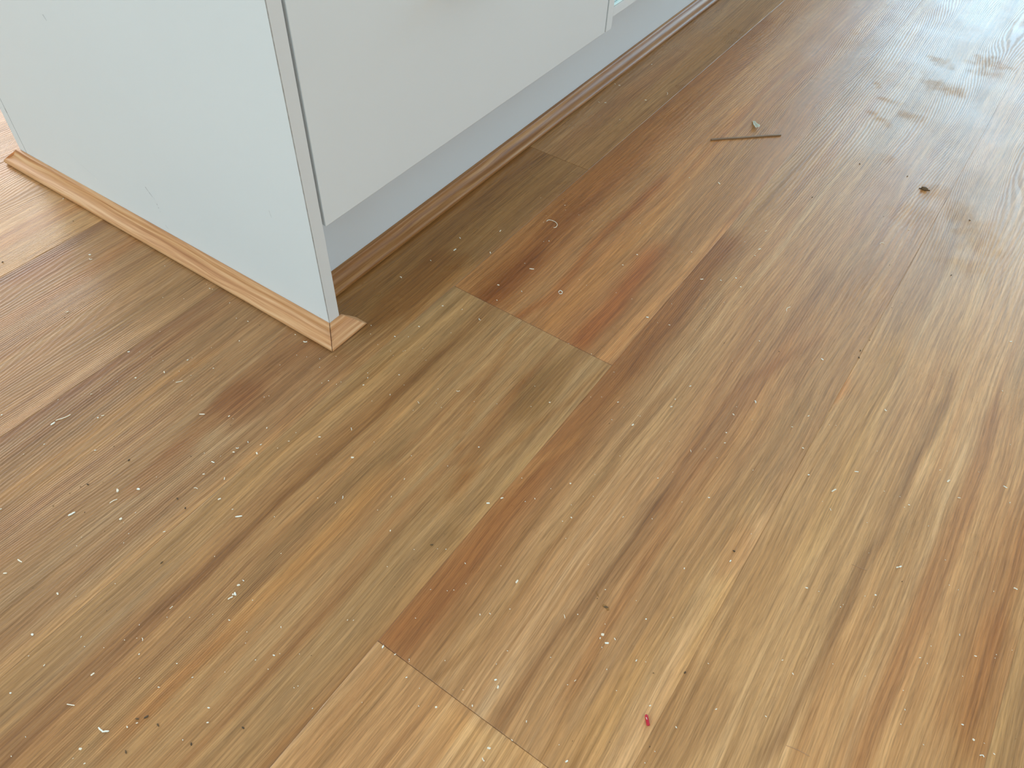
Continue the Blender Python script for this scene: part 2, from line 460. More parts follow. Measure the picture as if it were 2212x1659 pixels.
 ([[0.4431,0.2039],[0.4448,0.2031],[0.4455,0.2011]],0.001,'bent pale shaving, on the floor below the crescent shaving'),
 ([[0.4311,0.1717],[0.4335,0.1706]],0.0011,'short pale splinter, second nearest of its kind below the crescent shaving'),
 ([[0.4154,0.0993],[0.4175,0.097]],0.0004,'thin pale sliver, second nearest of its kind below the crescent shaving'),
 ([[0.5039,0.0022],[0.5042,0.0046]],0.0011,'short pale splinter, second nearest of its kind right of the brown smear'),
 ([[0.3714,0.1395],[0.3728,0.1415]],0.0011,'short pale splinter, fifth nearest of its kind left of the crescent shaving'),
 ([[0.3207,0.1103],[0.3219,0.1119]],0.0009,'short pale splinter, second nearest of its kind below the long hooked shaving'),
 ([[0.375,0.1794],[0.376,0.1815]],0.0009,'short pale splinter, fourth nearest of its kind left of the crescent shaving'),
 ([[0.4357,0.1428],[0.4373,0.1432]],0.0012,'short pale splinter, third nearest of its kind below the crescent shaving'),
 ([[0.3537,-0.133],[0.3537,-0.1295]],0.0017,'straight white slab chip on the brown streaks, bottom middle'),
 ([[0.3893,-0.216],[0.3906,-0.2142]],0.0013,'slanted cream chip just above the upright rectangular white chip'),
 ([[0.3948,-0.2177],[0.3953,-0.2202]],0.0016,'upright rectangular white chip above the long plank end joint'),
 ([[0.4418,-0.1295],[0.4438,-0.1283]],0.0022,'upper of two triangular white chips near the bottom middle'),
 ([[0.4481,-0.1342],[0.4511,-0.1325]],0.0015,'lower of two triangular white chips near the bottom middle'),
 ([[0.4158,-0.2625],[0.4184,-0.2612]],0.0018,'greenish-white rectangular chip on the yellowish plank, bottom edge'),
 ([[0.4169,-0.2706],[0.4184,-0.2714],[0.4199,-0.2717]],0.0009,'ragged narrow chip below the greenish-white chip at the bottom edge'),
 ([[0.4718,-0.2356],[0.4727,-0.2334]],0.0013,'pointed white chip at the bottom edge left of the red plug'),
 ([[0.4055,-0.1329],[0.4083,-0.1355]],0.0005,'thin pale sliver, nearest of its kind left of the brown smear'),
 ([[0.4148,-0.1259],[0.4158,-0.1255]],0.0009,'stubby pale chip, nearest of its kind left of the brown smear'),
 ([[0.4525,-0.1256],[0.4545,-0.1266]],0.0004,'thin pale sliver, nearest of its kind below the brown smear'),
 ([[0.4276,-0.2462],[0.4292,-0.2465]],0.0007,'short pale splinter, on the floor left of the red plastic plug'),
 ([[0.4441,-0.1779],[0.4447,-0.176]],0.0005,'thin pale sliver, second nearest of its kind below the brown smear'),
 ([[0.4664,-0.0945],[0.4674,-0.0935]],0.0011,'short pale splinter, nearest of its kind right of the brown smear'),
 ([[0.4228,-0.0912],[0.4237,-0.0904]],0.0008,'short pale splinter, nearest of its kind above the brown smear'),
 ([[0.5288,-0.0982],[0.5299,-0.0983]],0.0005,'thin pale sliver, nearest of its kind right of the red plastic plug'),
 ([[0.4806,0.312],[0.4837,0.3111]],0.0012,'short pale splinter, nearest of its kind below the crescent shaving'),
 ([[0.4168,0.3648],[0.4154,0.3707],[0.4178,0.3756]],0.0008,'fine crescent-shaped white shaving on the pinkish planks at right'),
 ([[0.4695,0.5712],[0.4705,0.576],[0.4741,0.5762]],0.0007,'fine curled shaving, on the floor below the big dark crumb'),
 ([[0.6568,0.4781],[0.6592,0.4798]],0.0012,'short pale splinter, on the floor right of the V-notched chip'),
 ([[0.5659,0.2792],[0.5669,0.2774],[0.5683,0.2782]],0.0012,'white chip with a V notch on the right side planks'),
 ([[0.5552,0.1366],[0.5577,0.1421]],0.0014,'longer pale splinter, second nearest of its kind below the V-notched chip'),
 ([[0.566,0.1752],[0.5696,0.1771]],0.0009,'longer pale splinter, nearest of its kind below the V-notched chip'),
 ([[0.5103,0.1724],[0.5124,0.1724]],0.0012,'short pale splinter, on the floor left of the V-notched chip'),
 ([[0.6483,0.2193],[0.65,0.2232]],0.0017,'short pale splinter, nearest of its kind below the V-notched chip'),
 ([[0.6973,0.249],[0.7012,0.2485]],0.0009,'thin pale sliver, second nearest of its kind right of the V-notched chip'),
 ([[0.6621,0.2058],[0.6648,0.207]],0.0008,'thin pale sliver, on the floor below the V-notched chip'),
 ([[0.4903,0.1925],[0.492,0.1934]],0.0007,'thin pale sliver, second nearest of its kind left of the V-notched chip'),
 ([[0.4996,0.2172],[0.5007,0.2197]],0.0004,'thin pale sliver, nearest of its kind left of the V-notched chip'),
 ([[0.5606,0.1161],[0.5615,0.1153],[0.5625,0.1141]],0.0005,'fine curled shaving, on the floor below the V-notched chip'),
 ([[0.6344,0.0892],[0.6362,0.0914]],0.0013,'short pale splinter, third nearest of its kind below the V-notched chip'),
 ([[0.6365,0.0916],[0.6382,0.0937]],0.0013,'short pale splinter, second nearest of its kind below the V-notched chip'),
 ([[0.6667,0.3872],[0.6682,0.3874]],0.0009,'thin pale sliver, nearest of its kind right of the V-notched chip'),
 ([[0.5717,0.019],[0.574,0.0197]],0.0012,'short pale splinter, fourth nearest of its kind below the V-notched chip'),
 ([[0.6266,0.0495],[0.6277,0.0501]],0.0013,'stubby pale chip, on the floor below the V-notched chip'),
 ([[0.7304,0.133],[0.732,0.1335],[0.7338,0.1334]],0.0011,'bent pale shaving, on the floor below the V-notched chip'),
 ([[0.7158,0.0437],[0.7178,0.0444]],0.001,'short pale splinter, fifth nearest of its kind below the V-notched chip'),
 ([[0.7391,-0.0393],[0.7411,-0.0377],[0.7424,-0.0386]],0.0007,'thin hooked cream curl in the bottom right corner'),
 ([[0.7316,-0.0296],[0.7328,-0.0297]],0.0015,'stubby pale chip, on the floor right of the red plastic plug'),
 ([[0.5798,-0.0588],[0.5808,-0.0576]],0.0007,'thin pale sliver, second nearest of its kind right of the red plastic plug'),
 ([[0.679,-0.0378],[0.6798,-0.0387]],0.0005,'thin pale sliver, third nearest of its kind right of the red plastic plug'),
 ([[0.0271,0.7178],[0.03,0.7191]],0.0012,'thin pale sliver, nearest of its kind left of the wooden stick'),
 ([[0.0489,0.7571],[0.0473,0.7623],[0.0444,0.7645]],0.0006,'fine curled shaving, on the floor left of the wooden stick'),
 ([[-0.0222,0.6683],[-0.019,0.6693]],0.001,'thin pale sliver, second nearest of its kind above the long hooked shaving'),
 ([[-0.0317,0.6637],[-0.0284,0.6634]],0.0008,'thin pale sliver, nearest of its kind above the long hooked shaving'),
 ([[-0.0411,0.7348],[-0.0384,0.7339]],0.0009,'thin pale sliver, third nearest of its kind left of the wooden stick'),
 ([[-0.0327,0.7343],[-0.0296,0.7352]],0.0009,'thin pale sliver, second nearest of its kind left of the wooden stick'),
 ([[0.2292,0.5707],[0.2336,0.5683]],0.0014,'short straight cream chip below the wooden stick'),
 ([[-0.0057,0.128],[-0.0043,0.1285],[-0.0024,0.1275]],0.0012,'bent pale shaving, on the floor above the mitred trim corner'),
 ([[0.0165,0.2103],[0.0169,0.2148]],0.0014,'short pale splinter, third nearest of its kind left of the long hooked shaving'),
 ([[0.056,0.2367],[0.0586,0.2347]],0.0012,'short pale splinter, second nearest of its kind left of the long hooked shaving'),
 ([[0.0411,0.2795],[0.0405,0.2835]],0.0011,'short pale splinter, nearest of its kind left of the long hooked shaving'),
 ([[0.0057,0.2369],[0.0084,0.2358]],0.0008,'thin pale sliver, on the floor left of the long hooked shaving'),
 ([[0.1017,0.1896],[0.1043,0.1905]],0.0013,'short pale splinter, nearest of its kind below the long hooked shaving'),
 ([[0.0701,0.1173],[0.072,0.1185]],0.0011,'short pale splinter, second nearest of its kind right of the mitred trim corner'),
 ([[0.1196,0.1269],[0.1213,0.1251],[0.1231,0.1255]],0.0006,'fine curled shaving, on the floor below the long hooked shaving'),
]
SPECKS = [
 (-0.4788,-0.0245,1,'pale sawdust grain, on the floor above the long wavy sliver'),
 (-0.459,-0.0405,0,'tiny pale sawdust grain among those above the long wavy sliver'),
 (-0.3071,-0.176,0,'tiny pale sawdust grain among those above the long wavy sliver'),
 (-0.2935,-0.1972,0,'tiny pale sawdust grain among those above the long wavy sliver'),
 (-0.275,-0.2093,0,'tiny pale sawdust grain among those above the long wavy sliver'),
 (-0.2626,-0.2093,0,'tiny pale sawdust grain among those above the long wavy sliver'),
 (-0.2257,-0.157,0,'tiny pale sawdust grain among those above the long wavy sliver'),
 (-0.1865,-0.0258,0,'tiny pale sawdust grain among those left of the mitred trim corner'),
 (-0.1768,-0.0291,1,'pale sawdust grain, sixth nearest of its kind left of the mitred trim corner'),
 (-0.1732,-0.028,0,'tiny pale sawdust grain among those left of the mitred trim corner'),
 (-0.1871,-0.0601,0,'tiny pale sawdust grain among those left of the mitred trim corner'),
 (-0.1377,-0.0324,1,'pale sawdust grain, fourth nearest of its kind left of the mitred trim corner'),
 (-0.1112,-0.0457,0,'tiny pale sawdust grain among those left of the mitred trim corner'),
 (-0.0959,-0.0415,1,'pale sawdust grain, second nearest of its kind left of the mitred trim corner'),
 (-0.0796,-0.0695,1,'pale sawdust grain, third nearest of its kind left of the mitred trim corner'),
 (-0.0965,-0.0958,0,'tiny pale sawdust grain among those left of the mitred trim corner'),
 (-0.138,-0.1456,0,'tiny pale sawdust grain among those right of the long wavy sliver'),
 (-0.1237,-0.1417,0,'tiny pale sawdust grain among those right of the long wavy sliver'),
 (-0.1026,-0.1247,1,'pale sawdust grain, on the floor right of the long wavy sliver'),
 (-0.1013,-0.1195,0,'tiny pale sawdust grain among those left of the mitred trim corner'),
 (-0.0697,-0.1162,1,'pale sawdust grain, fifth nearest of its kind left of the mitred trim corner'),
 (-0.0812,-0.1379,0,'tiny pale sawdust grain among those right of the long wavy sliver'),
 (-0.1642,-0.1135,0,'tiny pale sawdust grain among those right of the long wavy sliver'),
 (-0.1553,-0.1482,0,'tiny pale sawdust grain among those right of the long wavy sliver'),
 (-0.255,-0.034,0,'tiny pale sawdust grain among those above the long wavy sliver'),
 (-0.2604,-0.1761,0,'tiny pale sawdust grain among those above the long wavy sliver'),
 (-0.2217,-0.1344,0,'tiny pale sawdust grain among those above the long wavy sliver'),
 (-0.0963,-0.1415,0,'tiny pale sawdust grain among those right of the long wavy sliver'),
 (-0.2091,-0.0737,0,'tiny pale sawdust grain among those above the long wavy sliver'),
 (-0.0576,-0.1564,0,'tiny pale sawdust grain among those right of the long wavy sliver'),
 (-0.1377,-0.1911,0,'tiny pale sawdust grain among those right of the long wavy sliver'),
 (-0.151,-0.2223,0,'tiny pale sawdust grain among those above the long wavy sliver'),
 (-0.1416,-0.2097,0,'tiny pale sawdust grain among those right of the long wavy sliver'),
 (-0.0767,-0.2626,1,'pale sawdust grain, on the floor below the long wavy sliver'),
 (-0.1298,-0.3074,0,'tiny pale sawdust grain among those left of the long wavy sliver'),
 (0.017,-0.2991,0,'tiny pale sawdust grain among those below the long wavy sliver'),
 (0.0169,-0.2858,0,'tiny pale sawdust grain among those below the long wavy sliver'),
 (0.0882,-0.2293,1,'pale sawdust grain, third nearest of its kind above the stacked pale chips'),
 (-0.0007,-0.2477,0,'tiny pale sawdust grain among those right of the long wavy sliver'),
 (0.0389,-0.1648,1,'pale sawdust grain, third nearest of its kind left of the rounded white chip'),
 (0.0142,-0.2005,0,'tiny pale sawdust grain among those above the stacked pale chips'),
 (0.0302,-0.1934,0,'tiny pale sawdust grain among those left of the rounded white chip'),
 (0.0309,-0.304,0,'tiny pale sawdust grain among those left of the stacked pale chips'),
 (-0.0008,-0.3319,0,'tiny pale sawdust grain among those below the long wavy sliver'),
 (0.0033,-0.3399,0,'tiny pale sawdust grain among those below the long wavy sliver'),
 (0.0353,-0.3129,0,'tiny pale sawdust grain among those left of the stacked pale chips'),
 (0.1136,-0.2734,0,'tiny pale sawdust grain among those above the stacked pale chips'),
 (-0.0905,-0.154,0,'tiny pale sawdust grain among those right of the long wavy sliver'),
 (-0.1658,-0.2444,0,'tiny pale sawdust grain among those above the long wavy sliver'),
 (0.0029,-0.1526,0,'tiny pale sawdust grain among those left of the mitred trim corner'),
 (0.1531,-0.2804,2,'pale sawdust grain, nearest of its kind above the stacked pale chips'),
 (0.1533,-0.2748,1,'pale sawdust grain, second nearest of its kind above the stacked pale chips'),
 (0.1719,-0.3077,1,'pale sawdust grain, nearest of its kind below the stacked pale chips'),
 (0.0823,-0.3906,1,'pale sawdust grain, on the floor above the V-shaped chip'),
 (0.0918,-0.3941,0,'tiny pale sawdust grain among those above the V-shaped chip'),
 (0.1699,-0.3802,1,'pale sawdust grain, third nearest of its kind right of the V-shaped chip'),
 (0.1422,-0.3258,0,'tiny pale sawdust grain among those left of the stacked pale chips'),
 (0.1263,-0.337,0,'tiny pale sawdust grain among those left of the stacked pale chips'),
 (0.1921,-0.3062,0,'tiny pale sawdust grain among those below the stacked pale chips'),
 (0.1986,-0.3137,0,'tiny pale sawdust grain among those below the stacked pale chips'),
 (0.1128,-0.3552,0,'tiny pale sawdust grain among those left of the stacked pale chips'),
 (0.1209,-0.3641,0,'tiny pale sawdust grain among those above the V-shaped chip'),
 (0.1139,-0.3711,0,'tiny pale sawdust grain among those above the V-shaped chip'),
 (0.2154,-0.3678,1,'pale sawdust grain, fifth nearest of its kind right of the V-shaped chip'),
 (0.2237,-0.3759,1,'pale sawdust grain, fourth nearest of its kind right of the V-shaped chip'),
 (0.2037,-0.3407,0,'tiny pale sawdust grain among those below the stacked pale chips'),
 (0.2163,-0.3189,0,'tiny pale sawdust grain among those below the stacked pale chips'),
 (0.1789,-0.4083,1,'pale sawdust grain, second nearest of its kind right of the V-shaped chip'),
 (0.1753,-0.4147,1,'pale sawdust grain, nearest of its kind right of the V-shaped chip'),
 (0.1178,-0.4647,0,'tiny pale sawdust grain among those left of the V-shaped chip'),
 (0.1218,-0.4792,0,'tiny pale sawdust grain among those left of the V-shaped chip'),
 (0.1612,-0.453,0,'tiny pale sawdust grain among those left of the V-shaped chip'),
 (0.2182,-0.3959,0,'tiny pale sawdust grain among those right of the V-shaped chip'),
 (0.0464,-0.3706,0,'tiny pale sawdust grain among those above the V-shaped chip'),
 (0.0637,-0.3432,0,'tiny pale sawdust grain among those left of the stacked pale chips'),
 (0.0615,-0.4256,0,'tiny pale sawdust grain among those left of the V-shaped chip'),
 (0.174,-0.2831,0,'tiny pale sawdust grain among those right of the stacked pale chips'),
 (0.1056,-0.3853,0,'tiny pale sawdust grain among those above the V-shaped chip'),
 (0.1509,-0.3845,0,'tiny pale sawdust grain among those above the V-shaped chip'),
 (0.1561,-0.3125,0,'tiny pale sawdust grain among those left of the stacked pale chips'),
 (-0.0357,-0.024,1,'pale sawdust grain, nearest of its kind left of the mitred trim corner'),
 (-0.0106,-0.0465,0,'tiny pale sawdust grain among those left of the mitred trim corner'),
 (0.0264,-0.0215,0,'tiny pale sawdust grain among those below the mitred trim corner'),
 (-0.0145,-0.0687,0,'tiny pale sawdust grain among those left of the mitred trim corner'),
 (0.0143,-0.0353,0,'tiny pale sawdust grain among those left of the mitred trim corner'),
 (0.0459,-0.0538,1,'pale sawdust grain, nearest of its kind below the mitred trim corner'),
 (0.0422,-0.0607,0,'tiny pale sawdust grain among those below the mitred trim corner'),
 (0.058,-0.047,0,'tiny pale sawdust grain among those below the mitred trim corner'),
 (0.0565,-0.0524,0,'tiny pale sawdust grain among those below the mitred trim corner'),
 (0.0096,-0.108,0,'tiny pale sawdust grain among those left of the mitred trim corner'),
 (0.0066,-0.1123,0,'tiny pale sawdust grain among those left of the mitred trim corner'),
 (0.0775,-0.0249,1,'pale sawdust grain, nearest of its kind right of the mitred trim corner'),
 (0.0811,-0.0355,1,'pale sawdust grain, second nearest of its kind below the mitred trim corner'),
 (0.0725,-0.0192,0,'tiny pale sawdust grain among those right of the mitred trim corner'),
 (0.1027,-0.0007,1,'pale sawdust grain, fourth nearest of its kind right of the mitred trim corner'),
 (0.1137,-0.0289,1,'pale sawdust grain, fifth nearest of its kind right of the mitred trim corner'),
 (0.0591,0.0428,1,'pale sawdust grain, third nearest of its kind right of the mitred trim corner'),
 (0.0777,0.0182,0,'tiny pale sawdust grain among those right of the mitred trim corner'),
 (0.0708,0.0219,0,'tiny pale sawdust grain among those right of the mitred trim corner'),
 (0.0823,0.0303,0,'tiny pale sawdust grain among those right of the mitred trim corner'),
 (0.0834,0.0323,0,'tiny pale sawdust grain among those right of the mitred trim corner'),
 (0.0976,0.0473,0,'tiny pale sawdust grain among those right of the mitred trim corner'),
 (0.072,0.052,0,'tiny pale sawdust grain among those right of the mitred trim corner'),
 (0.0246,0.0401,1,'pale sawdust grain, second nearest of its kind right of the mitred trim corner'),
 (0.0335,0.0291,0,'tiny pale sawdust grain among those right of the mitred trim corner'),
 (0.052,0.0209,0,'tiny pale sawdust grain among those right of the mitred trim corner'),
 (0.1702,-0.01,0,'tiny pale sawdust grain among those right of the rounded white chip'),
 (0.1619,-0.0083,0,'tiny pale sawdust grain among those right of the rounded white chip'),
 (0.1507,0.0087,0,'tiny pale sawdust grain among those right of the rounded white chip'),
 (0.1431,-0.0881,0,'tiny pale sawdust grain among those right of the rounded white chip'),
 (0.201,-0.1481,0,'tiny pale sawdust grain among those below the rounded white chip'),
 (0.2236,-0.067,0,'tiny pale sawdust grain among those right of the rounded white chip'),
 (0.1855,-0.0788,0,'tiny pale sawdust grain among those right of the rounded white chip'),
 (0.0689,-0.1523,0,'tiny pale sawdust grain among those left of the rounded white chip'),
 (0.1265,-0.2117,0,'tiny pale sawdust grain among those above the stacked pale chips'),
 (0.1065,-0.1345,0,'tiny pale sawdust grain among those left of the rounded white chip'),
 (0.0406,-0.1403,1,'pale sawdust grain, nearest of its kind left of the rounded white chip'),
 (0.0519,-0.1592,1,'pale sawdust grain, second nearest of its kind left of the rounded white chip'),
 (0.0694,-0.1269,0,'tiny pale sawdust grain among those left of the rounded white chip'),
 (0.1168,-0.0089,0,'tiny pale sawdust grain among those right of the mitred trim corner'),
 (0.1078,0.0872,0,'tiny pale sawdust grain among those right of the mitred trim corner'),
 (0.1123,0.0348,0,'tiny pale sawdust grain among those right of the mitred trim corner'),
 (0.1039,-0.0474,0,'tiny pale sawdust grain among those above the rounded white chip'),
 (0.2156,0.03,0,'tiny pale sawdust grain among those right of the rounded white chip'),
 (0.1938,0.0177,0,'tiny pale sawdust grain among those right of the rounded white chip'),
 (0.0005,-0.0419,0,'tiny pale sawdust grain among those left of the mitred trim corner'),
 (0.0235,-0.0448,0,'tiny pale sawdust grain among those below the mitred trim corner'),
 (0.1482,-0.031,0,'tiny pale sawdust grain among those right of the rounded white chip'),
 (0.1447,-0.172,0,'tiny pale sawdust grain among those below the rounded white chip'),
 (0.2955,-0.2481,2,'pale sawdust grain, second nearest of its kind right of the stacked pale chips'),
 (0.226,-0.1585,1,'pale sawdust grain, on the floor below the rounded white chip'),
 (0.2571,-0.1606,0,'tiny pale sawdust grain among those below the rounded white chip'),
 (0.2809,-0.143,0,'tiny pale sawdust grain among those right of the rounded white chip'),
 (0.2742,-0.1472,0,'tiny pale sawdust grain among those below the rounded white chip'),
 (0.2484,-0.1887,0,'tiny pale sawdust grain among those below the rounded white chip'),
 (0.2951,-0.1832,0,'tiny pale sawdust grain among those below the rounded white chip'),
 (0.1604,-0.2358,0,'tiny pale sawdust grain among those right of the stacked pale chips'),
 (0.2125,-0.2862,1,'pale sawdust grain, nearest of its kind right of the stacked pale chips'),
 (0.2259,-0.3072,1,'pale sawdust grain, second nearest of its kind below the stacked pale chips'),
 (0.2424,-0.2939,0,'tiny pale sawdust grain among those right of the stacked pale chips'),
 (0.2608,-0.3138,0,'tiny pale sawdust grain among those below the stacked pale chips'),
 (0.2591,-0.3167,0,'tiny pale sawdust grain among those below the stacked pale chips'),
 (0.2307,-0.3183,0,'tiny pale sawdust grain among those below the stacked pale chips'),
 (0.3082,-0.2474,1,'pale sawdust grain, third nearest of its kind right of the stacked pale chips'),
 (0.3205,-0.2436,0,'tiny pale sawdust grain among those right of the stacked pale chips'),
 (0.3216,-0.2449,0,'tiny pale sawdust grain among those right of the stacked pale chips'),
 (0.3014,-0.2121,0,'tiny pale sawdust grain among those below the rounded white chip'),
 (0.2588,-0.2452,0,'tiny pale sawdust grain among those right of the stacked pale chips'),
 (0.2545,-0.248,0,'tiny pale sawdust grain among those right of the stacked pale chips'),
 (0.3519,-0.1706,1,'pale sawdust grain, nearest of its kind left of the brown smear'),
 (0.3637,-0.1568,0,'tiny pale sawdust grain among those left of the brown smear'),
 (0.3326,-0.1268,0,'tiny pale sawdust grain among those left of the brown smear'),
 (0.3172,-0.16,0,'tiny pale sawdust grain among those left of the brown smear'),
 (0.3079,-0.1754,0,'tiny pale sawdust grain among those left of the brown smear'),
 (0.3122,-0.1714,0,'tiny pale sawdust grain among those left of the brown smear'),
 (0.343,-0.2573,0,'tiny pale sawdust grain among those left of the brown smear'),
 (0.3516,-0.2688,0,'tiny pale sawdust grain among those left of the brown smear'),
 (0.3124,-0.2932,0,'tiny pale sawdust grain among those right of the stacked pale chips'),
 (0.3869,-0.2432,1,'pale sawdust grain, second nearest of its kind left of the brown smear'),
 (0.3827,-0.2039,0,'tiny pale sawdust grain among those left of the brown smear'),
 (0.3457,-0.2268,0,'tiny pale sawdust grain among those left of the brown smear'),
 (0.373,-0.2374,0,'tiny pale sawdust grain among those left of the brown smear'),
 (0.2832,-0.3199,0,'tiny pale sawdust grain among those below the stacked pale chips'),
 (0.2288,-0.3034,0,'tiny pale sawdust grain among those below the stacked pale chips'),
 (0.0794,0.3842,1,'pale sawdust grain, nearest of its kind above the long hooked shaving'),
 (0.1289,0.3775,0,'tiny pale sawdust grain among those right of the long hooked shaving'),
 (0.0423,0.3783,0,'tiny pale sawdust grain among those above the long hooked shaving'),
 (0.0701,0.3943,0,'tiny pale sawdust grain among those above the long hooked shaving'),
 (0.1068,0.3772,0,'tiny pale sawdust grain among those right of the long hooked shaving'),
 (0.0718,0.348,0,'tiny pale sawdust grain among those above the long hooked shaving'),
 (0.0769,0.3335,0,'tiny pale sawdust grain among those left of the long hooked shaving'),
 (0.1006,0.2978,0,'tiny pale sawdust grain among those below the long hooked shaving'),
 (0.1057,0.3029,1,'pale sawdust grain, nearest of its kind below the long hooked shaving'),
 (0.0861,0.3757,0,'tiny pale sawdust grain among those right of the long hooked shaving'),
 (0.1847,0.4127,0,'tiny pale sawdust grain among those right of the long hooked shaving'),
 (0.2702,0.3985,1,'pale sawdust grain, nearest of its kind left of the crescent shaving'),
 (0.1793,0.2606,0,'tiny pale sawdust grain among those below the long hooked shaving'),
 (0.1925,0.257,0,'tiny pale sawdust grain among those below the long hooked shaving'),
 (0.2515,0.2689,0,'tiny pale sawdust grain among those right of the long hooked shaving'),
 (0.3414,0.4433,1,'pale sawdust grain, on the floor above the crescent shaving'),
 (0.3185,0.4631,0,'tiny pale sawdust grain among those above the crescent shaving'),
 (0.3123,0.3349,0,'tiny pale sawdust grain among those left of the crescent shaving'),
 (0.3301,0.3273,0,'tiny pale sawdust grain among those left of the crescent shaving'),
 (0.3473,0.333,0,'tiny pale sawdust grain among those left of the crescent shaving'),
 (0.3328,0.3079,0,'tiny pale sawdust grain among those left of the crescent shaving'),
 (0.34,0.2666,0,'tiny pale sawdust grain among those left of the crescent shaving'),
 (0.2956,0.2909,0,'tiny pale sawdust grain among those left of the crescent shaving'),
 (0.3981,0.2451,0,'tiny pale sawdust grain among those left of the crescent shaving'),
 (0.2953,0.1475,0,'tiny pale sawdust grain among those below the long hooked shaving'),
 (0.2296,0.1554,0,'tiny pale sawdust grain among those below the long hooked shaving'),
 (0.2597,0.1569,0,'tiny pale sawdust grain among those below the long hooked shaving'),
 (0.2299,0.2671,0,'tiny pale sawdust grain among those below the long hooked shaving'),
 (0.1058,0.2453,0,'tiny pale sawdust grain among those below the long hooked shaving'),
 (0.2973,0.2501,0,'tiny pale sawdust grain among those left of the crescent shaving'),
 (0.2611,0.066,1,'pale sawdust grain, third nearest of its kind below the long hooked shaving'),
 (0.2478,0.0489,0,'tiny pale sawdust grain among those below the long hooked shaving'),
 (0.2346,0.076,0,'tiny pale sawdust grain among those below the long hooked shaving'),
 (0.3705,0.1526,1,'pale sawdust grain, second nearest of its kind left of the crescent shaving'),
 (0.3284,0.0854,0,'tiny pale sawdust grain among those above the brown smear'),
 (0.3484,0.1074,0,'tiny pale sawdust grain among those left of the crescent shaving'),
 (0.3508,0.1081,0,'tiny pale sawdust grain among those left of the crescent shaving'),
 (0.3302,0.1084,0,'tiny pale sawdust grain among those left of the crescent shaving'),
 (0.3595,0.0483,0,'tiny pale sawdust grain among those above the brown smear'),
 (0.4411,0.1291,1,'pale sawdust grain, on the floor below the crescent shaving'),
 (0.4274,0.1096,0,'tiny pale sawdust grain among those below the crescent shaving'),
 (0.4134,0.0625,0,'tiny pale sawdust grain among those above the brown smear'),
 (0.4046,0.0467,1,'pale sawdust grain, fourth nearest of its kind above the brown smear'),
 (0.4571,0.0561,1,'pale sawdust grain, fifth nearest of its kind above the brown smear'),
 (0.4375,0.0355,0,'tiny pale sawdust grain among those above the brown smear'),
 (0.3172,-0.0474,1,'pale sawdust grain, third nearest of its kind above the brown smear'),
 (0.3114,-0.0557,0,'tiny pale sawdust grain among those above the brown smear'),
 (0.3502,-0.0322,0,'tiny pale sawdust grain among those above the brown smear'),
 (0.3581,-0.0446,1,'pale sawdust grain, second nearest of its kind above the brown smear'),
 (0.3627,-0.0109,0,'tiny pale sawdust grain among those above the brown smear'),
 (0.2929,-0.0347,0,'tiny pale sawdust grain among those above the brown smear'),
 (0.3985,-0.0142,1,'pale sawdust grain, nearest of its kind above the brown smear'),
 (0.4225,0.0008,0,'tiny pale sawdust grain among those above the brown smear'),
 (0.3977,-0.0782,0,'tiny pale sawdust grain among those above the brown smear'),
 (0.4722,-0.0291,1,'pale sawdust grain, on the floor right of the brown smear'),
 (0.5084,0.0424,0,'tiny pale sawdust grain among those right of the brown smear'),
 (0.4796,0.114,0,'tiny pale sawdust grain among those left of the V-notched chip'),
 (0.4305,0.1833,0,'tiny pale sawdust grain among those below the crescent shaving'),
 (0.4427,0.1065,0,'tiny pale sawdust grain among those below the crescent shaving'),
 (0.3925,0.0959,0,'tiny pale sawdust grain among those above the brown smear'),
 (0.2932,0.0996,0,'tiny pale sawdust grain among those below the long hooked shaving'),
 (0.303,0.1068,0,'tiny pale sawdust grain among those below the long hooked shaving'),
 (0.3235,-0.0281,0,'tiny pale sawdust grain among those above the brown smear'),
 (0.3659,-0.0673,0,'tiny pale sawdust grain among those above the brown smear'),
 (0.3532,-0.053,0,'tiny pale sawdust grain among those above the brown smear'),
 (0.3504,0.0127,0,'tiny pale sawdust grain among those above the brown smear'),
 (0.452,0.1761,0,'tiny pale sawdust grain among those below the crescent shaving'),
 (0.478,-0.1321,1,'pale sawdust grain, second nearest of its kind above the red plastic plug'),
 (0.4427,-0.1331,1,'pale sawdust grain, on the floor below the brown smear'),
 (0.4851,-0.1283,0,'tiny pale sawdust grain among those above the red plastic plug'),
 (0.4612,-0.1533,0,'tiny pale sawdust grain among those below the brown smear'),
 (0.4298,-0.228,1,'pale sawdust grain, on the floor left of the red plastic plug'),
 (0.5055,-0.1585,1,'pale sawdust grain, nearest of its kind above the red plastic plug'),
 (0.417,-0.1723,0,'tiny pale sawdust grain among those left of the brown smear'),
 (0.4411,-0.1836,0,'tiny pale sawdust grain among those left of the red plastic plug'),
 (0.4397,-0.1193,0,'tiny pale sawdust grain among those below the brown smear'),
 (0.3838,-0.1891,0,'tiny pale sawdust grain among those left of the brown smear'),
 (0.4513,-0.0837,0,'tiny pale sawdust grain among those right of the brown smear'),
 (0.5307,-0.1614,1,'pale sawdust grain, nearest of its kind right of the red plastic plug'),
 (0.5253,-0.1878,0,'tiny pale sawdust grain among those below the red plastic plug'),
 (0.5229,-0.1999,0,'tiny pale sawdust grain among those below the red plastic plug'),
 (0.5512,-0.1295,1,'pale sawdust grain, second nearest of its kind right of the red plastic plug'),
 (0.4481,-0.1391,0,'tiny pale sawdust grain among those below the brown smear'),
 (0.4608,-0.2276,0,'tiny pale sawdust grain among those left of the red plastic plug'),
 (0.4768,-0.164,0,'tiny pale sawdust grain among those above the red plastic plug'),
 (0.4856,-0.0788,0,'tiny pale sawdust grain among those right of the brown smear'),
 (0.4924,0.6294,1,'pale sawdust grain, on the floor below the big dark crumb'),
